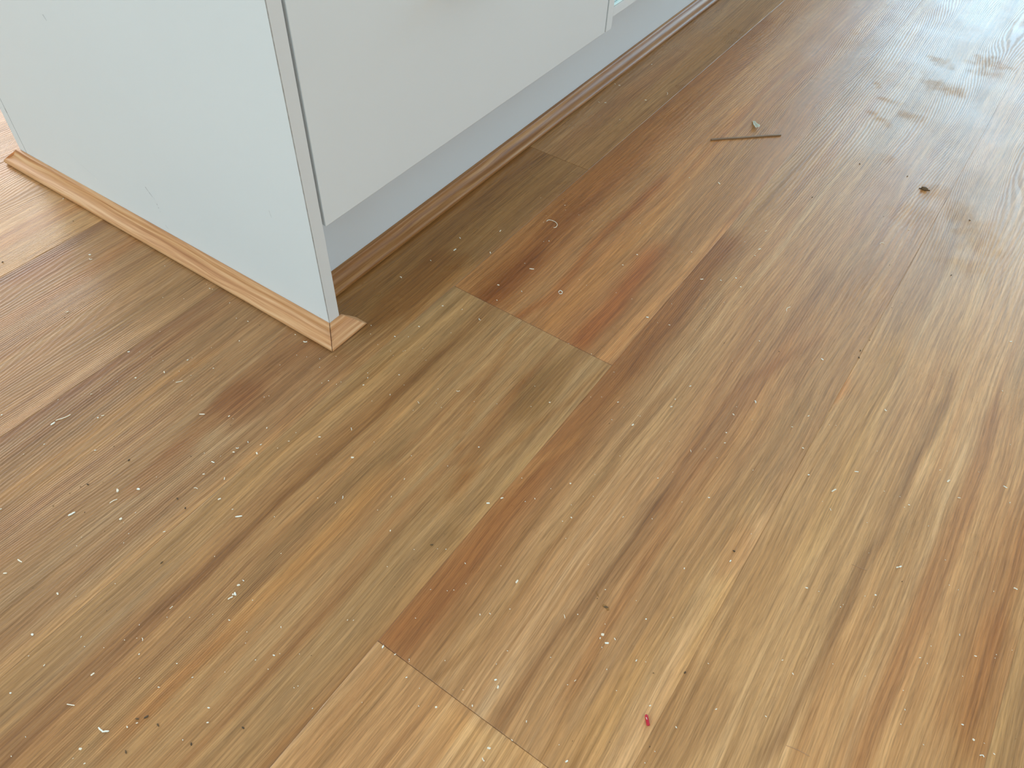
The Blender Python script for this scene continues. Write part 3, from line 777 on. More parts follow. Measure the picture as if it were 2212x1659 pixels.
 (0.6724,0.2521,0,'tiny pale sawdust grain among those right of the V-notched chip'),
 (0.5287,0.1425,1,'pale sawdust grain, on the floor left of the V-notched chip'),
 (0.6383,0.2301,1,'pale sawdust grain, nearest of its kind below the V-notched chip'),
 (0.6243,0.1673,1,'pale sawdust grain, second nearest of its kind below the V-notched chip'),
 (0.6213,0.1619,0,'tiny pale sawdust grain among those below the V-notched chip'),
 (0.5988,0.169,0,'tiny pale sawdust grain among those below the V-notched chip'),
 (0.7071,0.231,1,'pale sawdust grain, on the floor right of the V-notched chip'),
 (0.6706,0.1253,0,'tiny pale sawdust grain among those below the V-notched chip'),
 (0.6083,0.0894,0,'tiny pale sawdust grain among those below the V-notched chip'),
 (0.5963,0.1217,0,'tiny pale sawdust grain among those below the V-notched chip'),
 (0.5516,0.1197,0,'tiny pale sawdust grain among those below the V-notched chip'),
 (0.5294,0.2235,0,'tiny pale sawdust grain among those left of the V-notched chip'),
 (0.5232,0.2202,0,'tiny pale sawdust grain among those left of the V-notched chip'),
 (0.647,0.154,0,'tiny pale sawdust grain among those below the V-notched chip'),
 (0.577,0.2155,0,'tiny pale sawdust grain among those below the V-notched chip'),
 (0.6917,0.3105,0,'tiny pale sawdust grain among those right of the V-notched chip'),
 (0.6138,0.1719,0,'tiny pale sawdust grain among those below the V-notched chip'),
 (0.5833,0.0225,0,'tiny pale sawdust grain among those below the V-notched chip'),
 (0.606,0.0229,0,'tiny pale sawdust grain among those below the V-notched chip'),
 (0.6048,0.0194,0,'tiny pale sawdust grain among those below the V-notched chip'),
 (0.6293,0.0369,0,'tiny pale sawdust grain among those below the V-notched chip'),
 (0.6196,0.0431,0,'tiny pale sawdust grain among those below the V-notched chip'),
 (0.7005,0.0558,1,'pale sawdust grain, third nearest of its kind below the V-notched chip'),
 (0.6824,0.0304,0,'tiny pale sawdust grain among those below the V-notched chip'),
 (0.6773,0.0139,1,'pale sawdust grain, fourth nearest of its kind below the V-notched chip'),
 (0.6839,0.0125,0,'tiny pale sawdust grain among those below the V-notched chip'),
 (0.7421,0.0687,0,'tiny pale sawdust grain among those below the V-notched chip'),
 (0.7315,0.0562,0,'tiny pale sawdust grain among those below the V-notched chip'),
 (0.7313,0.0523,0,'tiny pale sawdust grain among those below the V-notched chip'),
 (0.6736,-0.0231,0,'tiny pale sawdust grain among those right of the red plastic plug'),
 (0.5919,-0.0643,1,'pale sawdust grain, fourth nearest of its kind right of the red plastic plug'),
 (0.7218,-0.0227,1,'pale sawdust grain, fifth nearest of its kind right of the red plastic plug'),
 (0.74,-0.0274,0,'tiny pale sawdust grain among those right of the red plastic plug'),
 (0.7484,-0.0314,1,'pale sawdust grain, sixth nearest of its kind right of the red plastic plug'),
 (0.6997,-0.0574,0,'tiny pale sawdust grain among those right of the red plastic plug'),
 (0.7119,0.019,0,'tiny pale sawdust grain among those below the V-notched chip'),
 (0.6433,-0.03,0,'tiny pale sawdust grain among those right of the red plastic plug'),
 (0.68,-0.0521,0,'tiny pale sawdust grain among those right of the red plastic plug'),
 (0.5869,-0.1109,1,'pale sawdust grain, third nearest of its kind right of the red plastic plug'),
 (0.6805,0.1004,0,'tiny pale sawdust grain among those below the V-notched chip'),
 (0.6885,0.1004,0,'tiny pale sawdust grain among those below the V-notched chip'),
 (0.7159,0.1183,0,'tiny pale sawdust grain among those below the V-notched chip'),
 (0.6171,-0.0359,0,'tiny pale sawdust grain among those right of the red plastic plug'),
 (-0.0233,0.837,1,'pale sawdust grain, second nearest of its kind left of the wooden stick'),
 (0.0255,0.6358,1,'pale sawdust grain, second nearest of its kind above the long hooked shaving'),
 (0.1899,0.5554,1,'pale sawdust grain, nearest of its kind left of the wooden stick'),
 (0.0054,0.1762,1,'pale sawdust grain, second nearest of its kind left of the long hooked shaving'),
 (0.1184,0.1658,1,'pale sawdust grain, second nearest of its kind below the long hooked shaving'),
 (0.094,0.1269,1,'pale sawdust grain, nearest of its kind left of the long hooked shaving'),
]
CRUMBS = [
 (-0.4249,-0.0467,1,'small dark speck of dirt, second nearest of its kind above the long wavy sliver'),
 (-0.381,-0.1053,0,'tiny dark speck of dirt among those above the long wavy sliver'),
 (-0.2713,-0.1645,1,'small dark speck of dirt, nearest of its kind above the long wavy sliver'),
 (-0.4921,-0.0666,0,'tiny dark speck of dirt among those above the long wavy sliver'),
 (-0.4205,-0.1497,2,'dark dirt crumb, on the floor above the long wavy sliver'),
 (-0.1448,-0.173,0,'tiny dark speck of dirt among those right of the long wavy sliver'),
 (-0.0395,-0.2506,2,'dark dirt crumb, on the floor right of the long wavy sliver'),
 (-0.0663,-0.2485,1,'small dark speck of dirt, nearest of its kind right of the long wavy sliver'),
 (-0.047,-0.2924,2,'dark dirt crumb, on the floor below the long wavy sliver'),
 (-0.0505,-0.298,1,'small dark speck of dirt, nearest of its kind below the long wavy sliver'),
 (-0.052,-0.3089,1,'small dark speck of dirt, second nearest of its kind below the long wavy sliver'),
 (0.0362,-0.2523,2,'dark dirt crumb, second nearest of its kind above the stacked pale chips'),
 (0.0507,-0.2549,2,'dark dirt crumb, nearest of its kind above the stacked pale chips'),
 (-0.052,-0.3269,1,'small dark speck of dirt, third nearest of its kind below the long wavy sliver'),
 (-0.0221,-0.3136,1,'small dark speck of dirt, fourth nearest of its kind below the long wavy sliver'),
 (0.0073,-0.16,1,'small dark speck of dirt, second nearest of its kind left of the mitred trim corner'),
 (0.0064,-0.211,1,'small dark speck of dirt, second nearest of its kind right of the long wavy sliver'),
 (0.0799,-0.3056,2,'dark dirt crumb, on the floor left of the stacked pale chips'),
 (0.0104,-0.3153,0,'tiny dark speck of dirt among those below the long wavy sliver'),
 (0.0107,-0.2709,0,'tiny dark speck of dirt among those below the long wavy sliver'),
 (-0.0379,-0.2821,0,'tiny dark speck of dirt among those below the long wavy sliver'),
 (0.1762,-0.4062,2,'dark dirt crumb, second nearest of its kind right of the V-shaped chip'),
 (0.181,-0.4011,3,'dark dirt crumb, third nearest of its kind right of the V-shaped chip'),
 (0.1935,-0.3997,2,'dark dirt crumb, fourth nearest of its kind right of the V-shaped chip'),
 (0.226,-0.3941,2,'dark dirt crumb, fifth nearest of its kind right of the V-shaped chip'),
 (0.1899,-0.427,2,'dark dirt crumb, nearest of its kind right of the V-shaped chip'),
 (0.2495,-0.3625,2,'dark dirt crumb, on the floor below the stacked pale chips'),
 (0.0091,-0.3878,0,'tiny dark speck of dirt among those above the V-shaped chip'),
 (0.0793,-0.3635,0,'tiny dark speck of dirt among those above the V-shaped chip'),
 (0.162,-0.4401,0,'tiny dark speck of dirt among those below the V-shaped chip'),
 (-0.0805,-0.0374,1,'small dark speck of dirt, nearest of its kind left of the mitred trim corner'),
 (0.2673,-0.1471,2,'dark dirt crumb, on the floor below the rounded white chip'),
 (0.2635,-0.1691,0,'tiny dark speck of dirt among those below the rounded white chip'),
 (0.2696,-0.131,0,'tiny dark speck of dirt among those right of the rounded white chip'),
 (0.2514,-0.2891,0,'tiny dark speck of dirt among those right of the stacked pale chips'),
 (0.2673,-0.2,0,'tiny dark speck of dirt among those below the rounded white chip'),
 (0.3775,0.2667,1,'small dark speck of dirt, on the floor left of the crescent shaving'),
 (0.329,0.0792,1,'small dark speck of dirt, on the floor above the brown smear'),
 (0.5026,0.0151,2,'dark dirt crumb, on the floor right of the brown smear'),
 (0.5204,-0.187,1,'small dark speck of dirt, on the floor below the red plastic plug'),
 (0.5166,-0.117,2,'dark dirt crumb, on the floor above the red plastic plug'),
 (0.4951,-0.1329,1,'small dark speck of dirt, on the floor above the red plastic plug'),
 (0.4217,-0.1025,1,'small dark speck of dirt, on the floor left of the brown smear'),
 (0.4323,-0.1052,3,'dark dirt crumb, on the floor below the brown smear'),
 (0.468,-0.219,0,'tiny dark speck of dirt among those left of the red plastic plug'),
 (0.4928,-0.2025,0,'tiny dark speck of dirt among those left of the red plastic plug'),
 (0.3554,0.6208,2,'dark dirt crumb, on the floor right of the wooden stick'),
 (0.4544,0.6384,1,'small dark speck of dirt, on the floor left of the big dark crumb'),
 (0.494,0.5348,1,'small dark speck of dirt, on the floor below the big dark crumb'),
 (0.557,0.7054,2,'dark dirt crumb, on the floor right of the big dark crumb'),
 (0.5296,0.4693,0,'tiny dark speck of dirt among those above the V-notched chip'),
 (0.5217,0.4522,1,'small dark speck of dirt, second nearest of its kind above the V-notched chip'),
 (0.5176,0.3772,1,'small dark speck of dirt, nearest of its kind above the V-notched chip'),
 (0.514,0.3529,2,'dark dirt crumb, second nearest of its kind above the V-notched chip'),
 (0.5164,0.3405,2,'dark dirt crumb, nearest of its kind above the V-notched chip'),
 (0.5104,0.3425,0,'tiny dark speck of dirt among those above the V-notched chip'),
 (0.436,0.2931,1,'small dark speck of dirt, on the floor below the crescent shaving'),
 (0.5298,0.7157,0,'tiny dark speck of dirt among those right of the big dark crumb'),
 (0.5666,0.5634,2,'dark dirt crumb, on the floor below the big dark crumb'),
 (0.551,0.6763,0,'tiny dark speck of dirt among those below the big dark crumb'),
 (0.6432,0.0779,1,'small dark speck of dirt, on the floor below the V-notched chip'),
 (0.2468,0.8477,1,'small dark speck of dirt, on the floor right of the wooden stick'),
 (0.359,1.4364,0,'tiny dark speck of dirt among those above the big dark crumb'),
 (0.2499,1.0787,0,'tiny dark speck of dirt among those right of the wooden stick'),
 (0.3114,0.9244,0,'tiny dark speck of dirt among those right of the wooden stick'),
 (0.3464,0.8688,0,'tiny dark speck of dirt among those above the big dark crumb'),
 (0.3829,0.7515,2,'dark dirt crumb, second nearest of its kind left of the big dark crumb'),
 (0.4523,0.763,2,'dark dirt crumb, nearest of its kind left of the big dark crumb'),
 (0.5279,0.8018,0,'tiny dark speck of dirt among those right of the big dark crumb'),
 (0.5144,1.0795,0,'tiny dark speck of dirt among those above the big dark crumb'),
 (0.4012,0.7588,0,'tiny dark speck of dirt among those left of the big dark crumb'),
]
# wood figure of the boards plus painted shade and toning: (plank, [(u, v) ...], half width, colour factor, kind)
STREAKS = [
 (-1,[[0.2405,-0.0638],[0.2161,-0.0381],[0.1929,0.0238],[0.1679,0.1311]],0.004,[0.9,0.8,0.68]),
 (-1,[[0.2477,-0.0655],[0.2592,-0.0213],[0.2706,0.0445],[0.2826,0.1419]],0.004,[0.9,0.8,0.68]),
 (-1,[[0.1992,-0.0869],[0.1806,-0.0179],[0.1637,0.09]],0.007,[1.08,1.06,1.04]),
 (1,[[0.5325,0.4234],[0.5274,0.5875],[0.5207,0.8175]],0.07,[0.86,0.88,0.94]),  # broad cooler, darker tone over the far part of this board
 (-1,[[0.1076,0.1675],[0.075,0.4811],[0.0615,0.7475],[0.0528,1.1436]],0.034,[0.78,0.65,0.48]),
 (-1,[[0.2845,0.1705],[0.2881,0.3705],[0.2886,0.5501],[0.2895,0.8981]],0.018,[1.12,1.15,1.2]),
 (-1,[[0.2295,0.1674],[0.2356,0.2217],[0.2313,0.3752]],0.02,[0.92,0.78,0.66]),
 (-1,[[0.101,-0.4757],[0.0998,-0.414],[0.0973,-0.3293]],0.022,[0.84,0.84,0.88]),  # board colour darkened here to offset the west window glare
 (0,[[0.302,-0.2422],[0.2997,-0.1692],[0.2999,-0.0747],[0.3005,0.0164],[0.3019,0.1562],[0.2927,0.4466]],0.03,[0.68,0.5,0.33]),
 (0,[[0.2924,-0.0399],[0.2947,-0.0098],[0.3081,0.0408],[0.3163,0.1149]],0.005,[1.3,1.42,1.55]),
 (0,[[0.3546,-0.207],[0.358,-0.0891],[0.3546,0.0197],[0.3743,0.1249]],0.009,[1.12,1.16,1.18]),
 (0,[[0.3494,-0.2447],[0.3585,-0.1786],[0.3615,-0.0865],[0.3573,0.0433],[0.3589,0.1548]],0.005,[0.74,0.68,0.6]),
 (0,[[0.4126,-0.2451],[0.4107,-0.1767],[0.4137,-0.1175],[0.418,-0.0746],[0.4201,0.0174]],0.006,[0.66,0.6,0.54]),
 (0,[[0.3988,-0.2438],[0.402,-0.178],[0.4091,-0.0729],[0.4121,0.0169]],0.007,[1.05,1.12,1.22]),
 (0,[[0.4201,0.0174],[0.4157,0.1085],[0.4204,0.2176],[0.465,0.3334]],0.007,[0.85,0.78,0.72]),
 (0,[[0.5105,-0.2132],[0.5103,-0.171],[0.5108,-0.1049],[0.5113,-0.0306],[0.5152,0.0503]],0.01,[1.42,1.52,1.68]),
 (0,[[0.4821,-0.2043],[0.4867,-0.1271],[0.4927,-0.0496],[0.4917,0.0782]],0.014,[1.1,1.12,1.08]),
 (0,[[0.4456,-0.1806],[0.4414,-0.0866],[0.4338,0.0097],[0.4342,0.0923]],0.008,[0.93,0.84,0.75]),
 (0,[[0.4556,0.0063],[0.4476,0.1319],[0.4438,0.2984]],0.01,[1.1,1.08,1.02]),
 (0,[[0.4289,0.0812],[0.4318,0.2173],[0.4323,0.4562]],0.012,[0.86,0.82,0.8]),
 (0,[[0.3996,-0.2543],[0.3369,-0.2537],[0.456,-0.2519]],0.04,[1.2,1.2,1.12]),
 (-1,[[0.1047,0.1237],[0.1118,0.1814],[0.1089,0.2583]],0.016,[0.78,0.66,0.52]),
 (-1,[[0.1588,0.154],[0.1675,0.2125],[0.1567,0.3559],[0.1606,0.5095]],0.007,[0.9,0.7,0.52]),
 (-1,[[0.1946,0.1707],[0.1958,0.2778],[0.1927,0.4766],[0.1709,0.7855]],0.012,[1.1,1.02,0.88]),
 (-1,[[0.2728,0.1481],[0.2764,0.1738],[0.2786,0.2853],[0.284,0.4656]],0.006,[1.28,1.3,1.32]),
 (-1,[[0.2423,0.1674],[0.2406,0.2357],[0.2305,0.3505]],0.014,[0.98,0.78,0.6]),
 (-1,[[0.1813,0.2122],[0.1768,0.3586],[0.1655,0.6224]],0.004,[1.25,1.22,1.2]),
 (-1,[[0.2902,-0.2224],[0.2863,-0.1166],[0.2882,-0.0],[0.2954,0.1514]],0.009,[1.15,1.18,1.16]),
 (-1,[[0.2503,-0.0843],[0.2317,-0.0038],[0.2142,0.0735]],0.009,[0.95,0.84,0.72]),
 (-1,[[0.2447,0.0293],[0.2383,0.0657],[0.2196,0.1223]],0.02,[0.88,0.84,0.76]),
 (-1,[[0.1149,-0.1964],[0.1176,-0.0799],[0.1218,0.0314],[0.1272,0.1405]],0.01,[0.86,0.8,0.7]),
 (-1,[[0.0839,-0.2385],[0.0806,-0.1375],[0.0845,-0.0051],[0.0903,0.1334]],0.006,[1.18,1.15,1.1]),
 (-1,[[0.1159,-0.3582],[0.1172,-0.2455],[0.12,-0.1378],[0.1204,-0.0462],[0.1208,0.058]],0.004,[0.76,0.7,0.62]),
 (-1,[[0.1411,-0.2096],[0.1422,-0.107],[0.14,-0.0153]],0.003,[1.2,1.15,1.08]),
 (-1,[[0.1598,-0.2731],[0.1556,-0.2237],[0.1545,-0.1542],[0.1689,-0.0875]],0.009,[0.78,0.76,0.7]),
 (-1,[[0.1734,-0.4025],[0.1796,-0.3424],[0.1799,-0.2473],[0.1802,-0.1354]],0.012,[1.08,0.98,0.8]),
 (-1,[[0.1166,-0.4854],[0.1163,-0.4254],[0.1183,-0.3409],[0.1178,-0.2572]],0.008,[0.82,0.76,0.72]),
 (-1,[[0.101,-0.4757],[0.1075,-0.3843],[0.109,-0.2929]],0.005,[1.14,1.16,1.14]),
 (-1,[[0.1677,-0.4282],[0.1734,-0.3754],[0.1765,-0.2991]],0.005,[1.12,1.12,1.16]),
 (-1,[[0.1793,-0.4242],[0.1795,-0.371],[0.1828,-0.3253]],0.008,[0.84,0.76,0.7]),
 (-1,[[0.2836,-0.3583],[0.2934,-0.2848],[0.3006,-0.2097]],0.009,[0.9,0.86,0.8]),
 (-2,[[0.0567,-0.1661],[0.0547,-0.0701],[0.0559,0.0523],[0.0519,0.1693]],0.007,[1.2,1.2,1.16]),
 (-2,[[0.0559,-0.4478],[0.0566,-0.3932],[0.0568,-0.3278],[0.0606,-0.2522],[0.0589,-0.1681]],0.01,[1.34,1.38,1.36]),
 (-2,[[0.0159,-0.185],[0.0249,-0.1365],[0.0305,-0.088],[0.0306,-0.0452]],0.006,[1.12,1.15,1.2]),
 (-2,[[-0.1683,-0.3092],[-0.164,-0.2152],[-0.1676,-0.1146],[-0.1653,-0.0271]],0.013,[0.8,0.72,0.7]),
 (-2,[[-0.0988,-0.3522],[-0.1006,-0.2706],[-0.0997,-0.1925],[-0.0915,-0.1181]],0.006,[1.16,1.1,0.95]),
 (-2,[[-0.0825,-0.3238],[-0.0806,-0.2632],[-0.0773,-0.1921]],0.008,[1.2,1.2,1.14]),
 (-2,[[-0.1379,-0.2979],[-0.1419,-0.1903],[-0.1428,-0.0815]],0.005,[0.84,0.76,0.7]),
 (-2,[[-0.012,0.0464],[-0.011,0.1676],[-0.0164,0.3163],[-0.0045,0.4904]],0.075,[0.82,0.69,0.44]),  # occlusion shade beside the cabinet, painted into the board colour
 (-2,[[0.0589,0.1746],[0.0626,0.2717],[0.0703,0.411]],0.009,[1.15,1.14,1.12]),
 (-3,[[-0.1766,-0.3041],[-0.1797,-0.1924],[-0.1813,-0.1103],[-0.1853,-0.0097]],0.006,[1.2,1.2,1.22]),
 (-3,[[-0.388,-0.1733],[-0.3861,-0.099],[-0.3885,-0.0291]],0.009,[0.7,0.62,0.6]),
 (-3,[[-0.321,-0.2148],[-0.3159,-0.1082],[-0.3306,-0.0149]],0.012,[0.98,0.86,0.74]),
 (-3,[[-0.2686,-0.2135],[-0.2691,-0.1156],[-0.2709,-0.0292]],0.008,[1.1,1.12,1.08]),
 (-3,[[-0.2106,-0.1703],[-0.214,-0.0846],[-0.208,-0.0268]],0.008,[0.84,0.82,0.76]),
 (-4,[[-0.4054,-0.1626],[-0.4077,-0.0977],[-0.4022,-0.0191]],0.007,[1.2,1.24,1.26]),
 (-4,[[-0.4451,-0.138],[-0.4483,-0.0149]],0.008,[1.0,0.92,0.8]),
 (1,[[0.6008,-0.1322],[0.6042,-0.0846],[0.6093,-0.0196],[0.6104,0.0877],[0.6157,0.2274],[0.615,0.3705]],0.006,[0.62,0.56,0.5]),
 (1,[[0.6093,-0.1261],[0.6095,-0.0807],[0.6146,-0.0158],[0.6174,0.0867],[0.6214,0.2221]],0.005,[1.2,1.27,1.36]),
 (1,[[0.5008,0.1411],[0.4978,0.2159],[0.4988,0.3023],[0.4737,0.4427]],0.013,[1.02,0.8,0.6]),
 (1,[[0.5599,0.0511],[0.5601,0.1845],[0.5538,0.299],[0.5465,0.4339]],0.009,[1.12,1.14,1.1]),
 (1,[[0.621,0.2592],[0.6134,0.3874],[0.5955,0.5794]],0.012,[1.1,1.12,1.1]),
 (1,[[0.658,-0.1083],[0.6582,-0.038],[0.6646,0.08],[0.6701,0.1948],[0.6695,0.3424]],0.012,[0.84,0.76,0.7]),
 (1,[[0.6761,-0.0955],[0.6743,-0.0266],[0.6778,0.0618],[0.6806,0.1509]],0.005,[1.12,1.14,1.16]),
 (1,[[0.732,-0.0558],[0.7276,0.0356],[0.7266,0.1135],[0.7263,0.2029]],0.02,[0.88,0.8,0.68]),
 (1,[[0.5264,-0.1856],[0.5249,-0.1333],[0.5263,-0.0632],[0.5272,0.0397]],0.012,[0.92,0.88,0.82]),
 (2,[[0.7487,-0.0439],[0.7467,0.0252],[0.7451,0.1048]],0.009,[1.2,1.24,1.24]),
 (2,[[0.7609,-0.0353],[0.7595,-0.011],[0.7571,0.0422]],0.007,[0.8,0.76,0.7]),
]
# broad patches: (plank, u, v, ru, rv, colour factor)
PATCHES = [
 (-2,-0.003,-0.0831,0.036,0.08,[0.86,0.72,0.6]),
 (-2,-0.014,-0.1494,0.016,0.055,[0.87,0.76,0.66]),
 (-2,-0.004,-0.2357,0.013,0.048,[0.9,0.78,0.68]),
 (-1,0.2417,0.081,0.018,0.068,[0.85,0.82,0.72]),
 (-1,0.2731,-0.1354,0.012,0.016,[0.86,0.85,0.82]),
 (0,0.2525,0.2041,0.022,0.05,[0.9,0.74,0.6]),
 (1,0.5019,0.2779,0.022,0.045,[1.0,0.8,0.6]),
 (1,0.732,0.0242,0.024,0.07,[0.94,0.86,0.78]),
 (1,0.5334,-0.1546,0.022,0.06,[0.84,0.81,0.78]),
 (-2,0.0235,0.1258,0.024,0.09,[0.86,0.74,0.58]),
 (0,0.502,0.0213,0.014,0.03,[0.94,0.86,0.78]),
 (0,0.5228,-0.0604,0.016,0.06,[1.12,1.14,1.08]),
 (0,0.4766,-0.195,0.016,0.06,[1.08,1.06,1.0]),
 (-3,-0.371,-0.1221,0.016,0.05,[0.96,0.84,0.74]),
]
# dull smudges: (u, v, ru, rv, angle, strength)
SMUDGES = [
 (0.3908,1.1855,0.0256,0.014,-0.4049,0.48),
 (0.4681,1.2355,0.0316,0.026,0.5315,0.42),
 (0.473,1.1942,0.022,0.022,0.0375,0.36),
 (0.4154,1.0893,0.0406,0.018,-0.2833,0.48),
 (0.4274,1.0826,0.0367,0.012,0.3289,0.42),
 (0.3262,1.0201,0.01,0.005,-0.7776,0.6),
 (0.3533,0.978,0.0179,0.006,0.0074,0.48),
 (0.3636,0.9082,0.0304,0.006,-0.5698,0.54),
 (0.3902,0.9504,0.0088,0.01,-0.0881,0.42),
 (0.4107,0.9485,0.0143,0.014,-0.4136,0.42),
 (0.4144,0.7895,0.0099,0.012,-0.2294,0.36),
 (0.4977,0.7469,0.0188,0.022,-0.5502,0.42),
 (0.5417,0.7161,0.0221,0.03,0.1298,0.36),
 (0.5746,0.6691,0.0469,0.026,-1.0859,0.42),
 (0.5712,0.5935,0.038,0.02,0.3285,0.42),
 (0.4902,0.6636,0.0343,0.03,-0.6009,0.3),
 (0.4886,0.4447,0.0561,0.024,1.5234,0.3),
 (0.4949,0.3384,0.0511,0.02,1.7458,0.3),
 (0.5317,0.6163,0.0331,0.02,-0.4986,0.24),
 (0.2231,1.2028,0.01,0.006,-0.8952,0.36),
]

PHI = -0.0045            # the boards run a hair off square to the cabinets
S0, PW = 0.288, 0.2282   # edge of a board row and board width
CP, SP = math.cos(PHI), math.sin(PHI)


def fw(u, v, z=0.0):
    return Vector((u * CP - v * SP, u * SP + v * CP, z))


# ------------------------------------------------------------------ floor: one mesh, rows of boards with fine bevelled joints
JOINT = {0: -0.2466, -1: 0.1558, -2: 0.4806, -3: -0.62, -4: 0.95, 1: -0.9, 2: 1.9, -5: 0.2, 3: 0.4}
LEN = 2.2
ROWTINT = {
    (0, 'hi'): (1.08, 1.03, 1.0), (0, 'lo'): (1.10, 1.05, 1.00),
    (-1, 'hi'): (0.97, 0.82, 0.68), (-1, 'lo'): (0.89, 0.885, 0.83),
    (-2, 'hi'): (0.82, 0.74, 0.62), (-2, 'lo'): (0.80, 0.805, 0.82),
    (-3, 'hi'): (0.84, 0.84, 0.84), (-4, 'lo'): (1.10, 1.10, 1.06), (1, 'hi'): (1.24, 1.22, 1.18),
    (2, 'lo'): (1.05, 1.05, 1.0),
}


def build_floor():
    V, F, TI, DU, PI_ = [], [], [], [], []
    base = 0
    kmin = int(math.floor((XW - 0.25 - S0) / PW)) - 1
    kmax = int(math.ceil((XE + 0.25 - S0) / PW)) + 1
    rng = np.random.RandomState(5)
    for k in range(kmin, kmax):
        j = JOINT.get(k, float(rng.uniform(-1, 1)))
        cuts = [j + i * LEN for i in range(-4, 5)]
        cuts = [c for c in cuts if YS - 0.2 < c < YN + 0.2]
        ends = [YS - 0.25] + cuts + [YN + 0.25]
        ends = [ends[0]] + [e for e in ends[1:] if e - ends[0] > 0.02]
        u0, u1 = S0 + k * PW, S0 + (k + 1) * PW
        u0, u1 = max(u0, XW - 0.15), min(u1, XE + 0.15)
        if u1 - u0 < 0.01:
            continue
        for bi in range(len(ends) - 1):
            v0, v1 = ends[bi], ends[bi + 1]
            near = (-6 <= k <= 3) and v1 > -0.8 and v0 < 2.0
            B = 0.0006
            if near:
                us = np.concatenate([[u0, u0 + B], np.linspace(u0 + B, u1 - B, 52)[1:-1], [u1 - B, u1]])
                a, b = max(v0 + B, -0.75), min(v1 - B, 2.0)
                vs = [v0, v0 + B]
                if a > v0 + B + 0.02:
                    vs += list(np.arange(v0 + 0.15, a, 0.3))
                vs += list(np.arange(a, b, 0.012))[1 if a == v0 + B else 0:]
                if b < v1 - B - 0.02:
                    vs += list(np.arange(b, v1 - B, 0.3))
                vs = [q for q in vs if q < v1 - B - 1e-4 ] + [v1 - B, v1]
                vs = np.array(vs)
            else:
                us = np.array([u0, u0 + B, (u0 + u1) / 2, u1 - B, u1])
                vs = np.array([v0, v0 + B, (v0 + v1) / 2, v1 - B, v1])
            U, W = np.meshgrid(us, vs)
            Z = np.zeros_like(U)
            Z[:, 0] = Z[:, -1] = -0.0003
            Z[0, :] = Z[-1, :] = -0.0006
            nu, nv = len(us), len(vs)
            key = (k, 'hi' if v0 >= JOINT.get(k, 0) - 1e-6 else 'lo')
            if key in ROWTINT:
                bt = np.array(ROWTINT[key])
            else:
                bt = np.array([1, 1, 1]) * rng.uniform(0.88, 1.08)
            T = np.ones((nv, nu, 3)) * bt
            D = np.zeros((nv, nu))
            if near:
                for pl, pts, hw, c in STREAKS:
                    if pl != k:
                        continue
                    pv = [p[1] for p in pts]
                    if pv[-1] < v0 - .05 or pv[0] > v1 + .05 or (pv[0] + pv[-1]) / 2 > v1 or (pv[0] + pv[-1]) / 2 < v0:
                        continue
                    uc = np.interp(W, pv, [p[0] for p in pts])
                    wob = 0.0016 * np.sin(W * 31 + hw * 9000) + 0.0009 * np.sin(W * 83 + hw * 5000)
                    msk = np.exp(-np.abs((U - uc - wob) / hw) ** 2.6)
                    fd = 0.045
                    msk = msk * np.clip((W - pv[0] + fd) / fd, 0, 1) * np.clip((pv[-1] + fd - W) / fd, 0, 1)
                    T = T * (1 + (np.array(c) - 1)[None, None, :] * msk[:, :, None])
                for pl, pu, pv_, ru, rv, c in PATCHES:
                    if pl != k or not (v0 < pv_ < v1):
                        continue
                    q = ((U - pu) / ru) ** 2 + ((W - pv_) / rv) ** 2
                    q = q * (1 + 0.35 * np.sin(U * 160 + W * 23) + 0.2 * np.sin(W * 61))
                    msk = 1 / (1 + np.exp(np.clip((q - 1) * 8, -50, 50)))
                    T = T * (1 + (np.array(c) - 1)[None, None, :] * msk[:, :, None])
                for su, sv, L, hw, ang, st in SMUDGES:
                    du, dv = U - su, W - sv
                    a_ = (du * math.cos(ang) + dv * math.sin(ang)) / max(L, 0.004)
                    b_ = (-du * math.sin(ang) + dv * math.cos(ang)) / hw
                    q = a_ ** 2 + b_ ** 2
                    q = q * (1 + 0.3 * np.sin(U * 210 + W * 90) + 0.3 * np.sin(W * 170 - U * 60))
                    D = np.maximum(D, st / (1 + np.exp(np.clip((q - 1) * 6, -50, 50))))
            T = T * np.array([0.96, 0.945, 0.91])
            T[:, 0] *= 0.80
            T[:, -1] *= 0.80
            T[0, :] *= 0.62
            T[-1, :] *= 0.62
            V.append(np.stack([U, W, Z], -1).reshape(-1, 3))
            TI.append(T.reshape(-1, 3))
            DU.append(D.reshape(-1))
            PI_.append(np.full(nu * nv, (k + 20) * 1.37 + bi * 5.1))
            idx = np.arange(nu * nv).reshape(nv, nu) + base
            q = np.stack([idx[:-1, :-1], idx[:-1, 1:], idx[1:, 1:], idx[1:, :-1]], -1).reshape(-1, 4)
            F.append(q)
            base += nu * nv
    V = np.concatenate(V)
    F = np.concatenate(F)
    me = bpy.data.meshes.new('floor')
    me.from_pydata(V.tolist(), [], F.tolist())
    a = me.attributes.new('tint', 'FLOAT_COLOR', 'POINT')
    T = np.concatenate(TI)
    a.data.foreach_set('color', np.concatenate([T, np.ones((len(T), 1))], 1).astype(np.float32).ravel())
    a = me.attributes.new('dull', 'FLOAT', 'POINT')
    a.data.foreach_set('value', np.concatenate(DU).astype(np.float32))
    a = me.attributes.new('board', 'FLOAT', 'POINT')
    a.data.foreach_set('value', np.concatenate(PI_).astype(np.float32))
    me.materials.append(M['floor'])
    o = bpy.data.objects.new('floor', me)
    o.rotation_euler = (0, 0, PHI)
    link(o)
    return struct(o, 'wood look floor boards running up to the right')


build_floor()

# ------------------------------------------------------------------ room shell
T_ = 0.15


